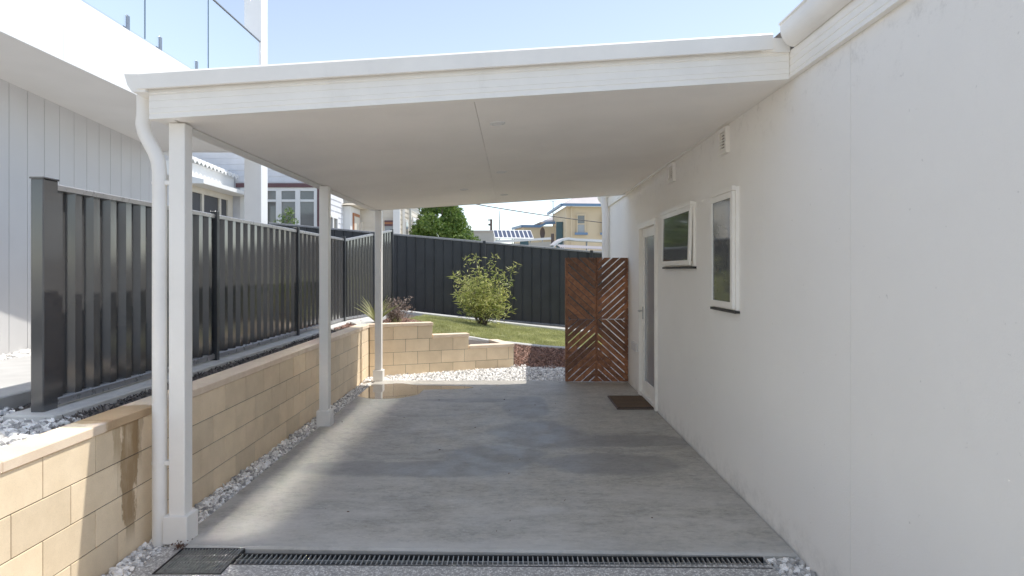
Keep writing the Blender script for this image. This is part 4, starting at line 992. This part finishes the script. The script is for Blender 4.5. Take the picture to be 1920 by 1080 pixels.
LP, LD, LL = np.array(LP), np.array(LD), np.array(LL)
k = LP[:, 2] > Bp.z + .03; st.build('stem', 'bark', BB); leaves(LP[k], LD[k], LL[k], LL[k] * .13 + .003, 'bamboo', 'foliage', BB)
# flax and purple shrub
def strap(name, base, n, Ls, spread, mat, label, cat, w=.03, lean=1.):
    mb = MB()
    for i in range(n):
        a = rnd.uniform(0, 2 * math.pi); ln = Ls * rnd.uniform(.6, 1.05); s = rnd.uniform(.15, spread); d = Vector((math.cos(a) * s, math.sin(a) * s, 1)).normalized(); sd = d.cross(Vector((math.sin(a * 3), math.cos(a * 2), .3))).normalized()
        rows = []
        for k in range(6):
            t = k / 5; p_ = base + d * ln * t + Vector((math.cos(a), math.sin(a), 0)) * ln * .22 * t * t * lean - Vector((0, 0, .08)) * t * t * s
            ww = w * (.55 + .9 * t * (1 - t) * 2) * (1 - t ** 3); rows += [p_ - sd * ww / 2, p_ + sd * ww / 2]
        mb.add(rows, [(2 * k, 2 * k + 1, 2 * k + 3, 2 * k + 2) for k in range(5)])
    return tag(mb.build(name, mat, fix=False), label, cat)
q = at(704, 605, 9.75)
strap('flax_plant', Vector((q.x, 9.85, .71)), 42, .50, .85, 'flax', 'spiky striped flax plant with yellow-green leaves at the wall corner left of the third post', 'plant', .024)
q = at(738, 603, 9.95); PS = thing('purple_shrub', (q.x, 10.05, .70), 'twiggy purple brown shrub on the stepped wall right of the third post', 'shrub')
st = MB(); LP = []; LD = []
for i in range(46):
    tp = Vector((q.x + rnd.gauss(0.02, .13), 10.05 + rnd.gauss(0, .12), .72 + rnd.uniform(.12, .44) * (1 - .1))); b0 = Vector((q.x + rnd.gauss(0, .05), 10.05 + rnd.gauss(0, .05), .70)); st.tube([b0, b0.lerp(tp, .6) + Vector((0, 0, .03)), tp], [.004, .003, .0015], 4)
    for _ in range(26):
        t = rnd.uniform(.2, 1); LP.append(tuple(b0.lerp(tp, t) + Vector((rnd.gauss(0, .02), rnd.gauss(0, .02), rnd.gauss(0, .015))))); LD.append((rnd.gauss(0, 1), rnd.gauss(0, 1), rnd.gauss(.6, .6)))
st.build('stem', 'bark', PS); leaves(np.array(LP), np.array(LD), RNG.uniform(.02, .05, len(LP)), RNG.uniform(.008, .015, len(LP)), 'purple', 'foliage', PS)
q = Vector((at(745, 0, 10.0).x, 10.0, .7)); strap('low_grass_tuft', q, 34, .17, 1.1, 'flax', 'small low olive tuft under the purple shrub', 'plant', .01)
# tree
def crown(parent, clumps, nleaf, ls, mat, name='crown'):
    P_, D_ = [], []
    for (c_, r_) in clumps:
        n = int(nleaf * r_ ** 2); d = RNG.normal(size=(n, 3)); d /= np.linalg.norm(d, axis=1)[:, None]; rad = r_ * (1 - RNG.power(3, n) * 0 - RNG.uniform(0, 1, n) ** 2.2 * .55)
        d2 = d.copy(); P_.append(np.array(c_)[None] + d * rad[:, None] * np.array([[1, 1, .8]])); D_.append(d + RNG.normal(0, .7, (n, 3)) + np.array([[0, 0, -.2]]))
    P_ = np.concatenate(P_); D_ = np.concatenate(D_); n = len(P_)
    return leaves(P_, D_, RNG.uniform(ls * .7, ls * 1.3, n), RNG.uniform(ls * .45, ls * .7, n), mat, name, parent)
TY = 22.6; tcx = at(826, 0, TY).x
TR_ = thing('leafy_tree', (tcx, TY, -.1), 'dense bright green tree behind the rear fence beside the weatherboard house', 'tree')
cl = []
for i in range(46):
    a = rnd.uniform(0, 2 * math.pi); z = rnd.uniform(-1, 1); rr_ = math.sqrt(max(0, 1 - z * z)) * rnd.uniform(.55, 1.)
    cl.append(((tcx + rr_ * math.cos(a) * .78, TY + rr_ * math.sin(a) * .9, 3.05 + z * 1.05), rnd.uniform(.24, .42)))
for px, py_ in ((872, 432), (884, 444), (862, 410), (851, 395), (790, 425), (893, 452), (797, 400)):
    p_ = at(px, py_, TY); cl.append(((p_.x, TY + rnd.uniform(-.3, .3), p_.z - .15), .24))
crown(TR_, cl, 3600, .10, 'tree')
tk = MB(); tk.tube([(tcx, TY, -.1), (tcx + .03, TY, 1.2), (tcx, TY, 2.2)], [.14, .11, .08], 10)
for i in range(9): a = i * .7; tk.tube([(tcx, TY, 1.2 + .1 * i), (tcx + math.cos(a) * .35, TY + math.sin(a) * .35, 2.2 + .1 * i), (tcx + math.cos(a) * .7, TY + math.sin(a) * .7, 2.7 + .13 * i)], [.06, .04, .015], 6)
tk.build('trunk', 'bark', TR_)
q = at(538, 405, 15.6); GS = thing('garden_shrub', (q.x, 15.6, -.1), 'small green shrub in front of the maroon trimmed window', 'shrub')
cl = []
for px, py_ in ((528, 405), (536, 412), (545, 402), (552, 415), (522, 418), (542, 395), (540, 425), (530, 430)): p_ = at(px, py_, 15.6); cl.append(((p_.x, 15.6, p_.z), rnd.uniform(.06, .11)))
crown(GS, cl, 9000, .05, 'tree', 'foliage'); MB().tube([(q.x, 15.6, -.1), (q.x, 15.6, 2.75)], [.03, .015], 6).build('stem', 'bark', GS)
# dry leaves by the plinth
lp = RNG.normal(size=(60, 3)) * np.array([[.02, .012, .008]]) + np.array([[-1.83, 3.545, .008]]); o = leaves(lp, RNG.normal(size=(60, 3)), RNG.uniform(.01, .024, 60), RNG.uniform(.006, .014, 60), 'dry', 'dead_leaves')
tag(o, 'small clump of dead reddish leaves at the foot of the front post', 'leaves', kind='stuff')
k = 34; lp = np.stack([RNG.uniform(-1.75, 1.45, k), RNG.uniform(3.7, 8.8, k), np.full(k, .004)], 1); ld = RNG.normal(size=(k, 3)) * np.array([[1, 1, .12]])
tag(leaves(lp, ld, RNG.uniform(.012, .03, k), RNG.uniform(.006, .014, k), 'dry', 'leaf_litter'), 'tiny scattered bits of dry leaf on the concrete slab', 'leaves', kind='stuff')

# ------------------------------------------------------------------ camera, light, render
cam = bpy.data.cameras.new('camera'); co = bpy.data.objects.new('camera', cam); COL.objects.link(co); S.camera = co
co.location = (0, 0, H); co.rotation_euler = (math.radians(90), 0, 0)
cam.sensor_width = 36; cam.lens = F / 1920 * 36; cam.shift_x = -(CX - 960) / 1920; cam.shift_y = (HY - 540) / 1920
cam.clip_start = .05; cam.clip_end = 9000
sd = Vector((.45, .145, 1.)).normalized()
sun = bpy.data.lights.new('sun', 'SUN'); so = bpy.data.objects.new('sun', sun); COL.objects.link(so)
sun.energy = 5.0; sun.angle = math.radians(.5); sun.color = (1., .955, .88)
so.rotation_euler = sd.to_track_quat('Z', 'Y').to_euler(); so.location = (10, 3, 25)
W = bpy.data.worlds.new('World'); S.world = W; W.use_nodes = True; nt = W.node_tree
bg = nt.nodes['Background']; sk = nt.nodes.new('ShaderNodeTexSky'); sk.sky_type = 'NISHITA'; sk.sun_disc = False
sk.sun_elevation = math.asin(sd.z); sk.sun_rotation = math.atan2(sd.x, sd.y); sk.air_density = 1.; sk.dust_density = .7; sk.ozone_density = 1.
hs = nt.nodes.new('ShaderNodeHueSaturation'); hs.inputs['Saturation'].default_value = .82; nt.links.new(sk.outputs[0], hs.inputs['Color']); nt.links.new(mixc(nt, 1., hs.outputs[0], (1.04, 1., .94), 'MULTIPLY'), bg.inputs[0]); sk.altitude = 1200; bg.inputs[1].default_value = .27
S.view_settings.view_transform = 'Standard'; S.view_settings.look = 'None'; S.view_settings.exposure = 0; S.view_settings.gamma = 1.19
S.render.engine = 'CYCLES'; cy_ = S.cycles
cy_.use_denoising = True; cy_.max_bounces = 14; cy_.diffuse_bounces = 12; cy_.glossy_bounces = 5; cy_.transparent_max_bounces = 12
cy_.caustics_reflective = True; cy_.blur_glossy = 0.0; cy_.sample_clamp_indirect = 0; cy_.use_guiding = False; cy_.use_adaptive_sampling = False; W.cycles.sampling_method = 'NONE'
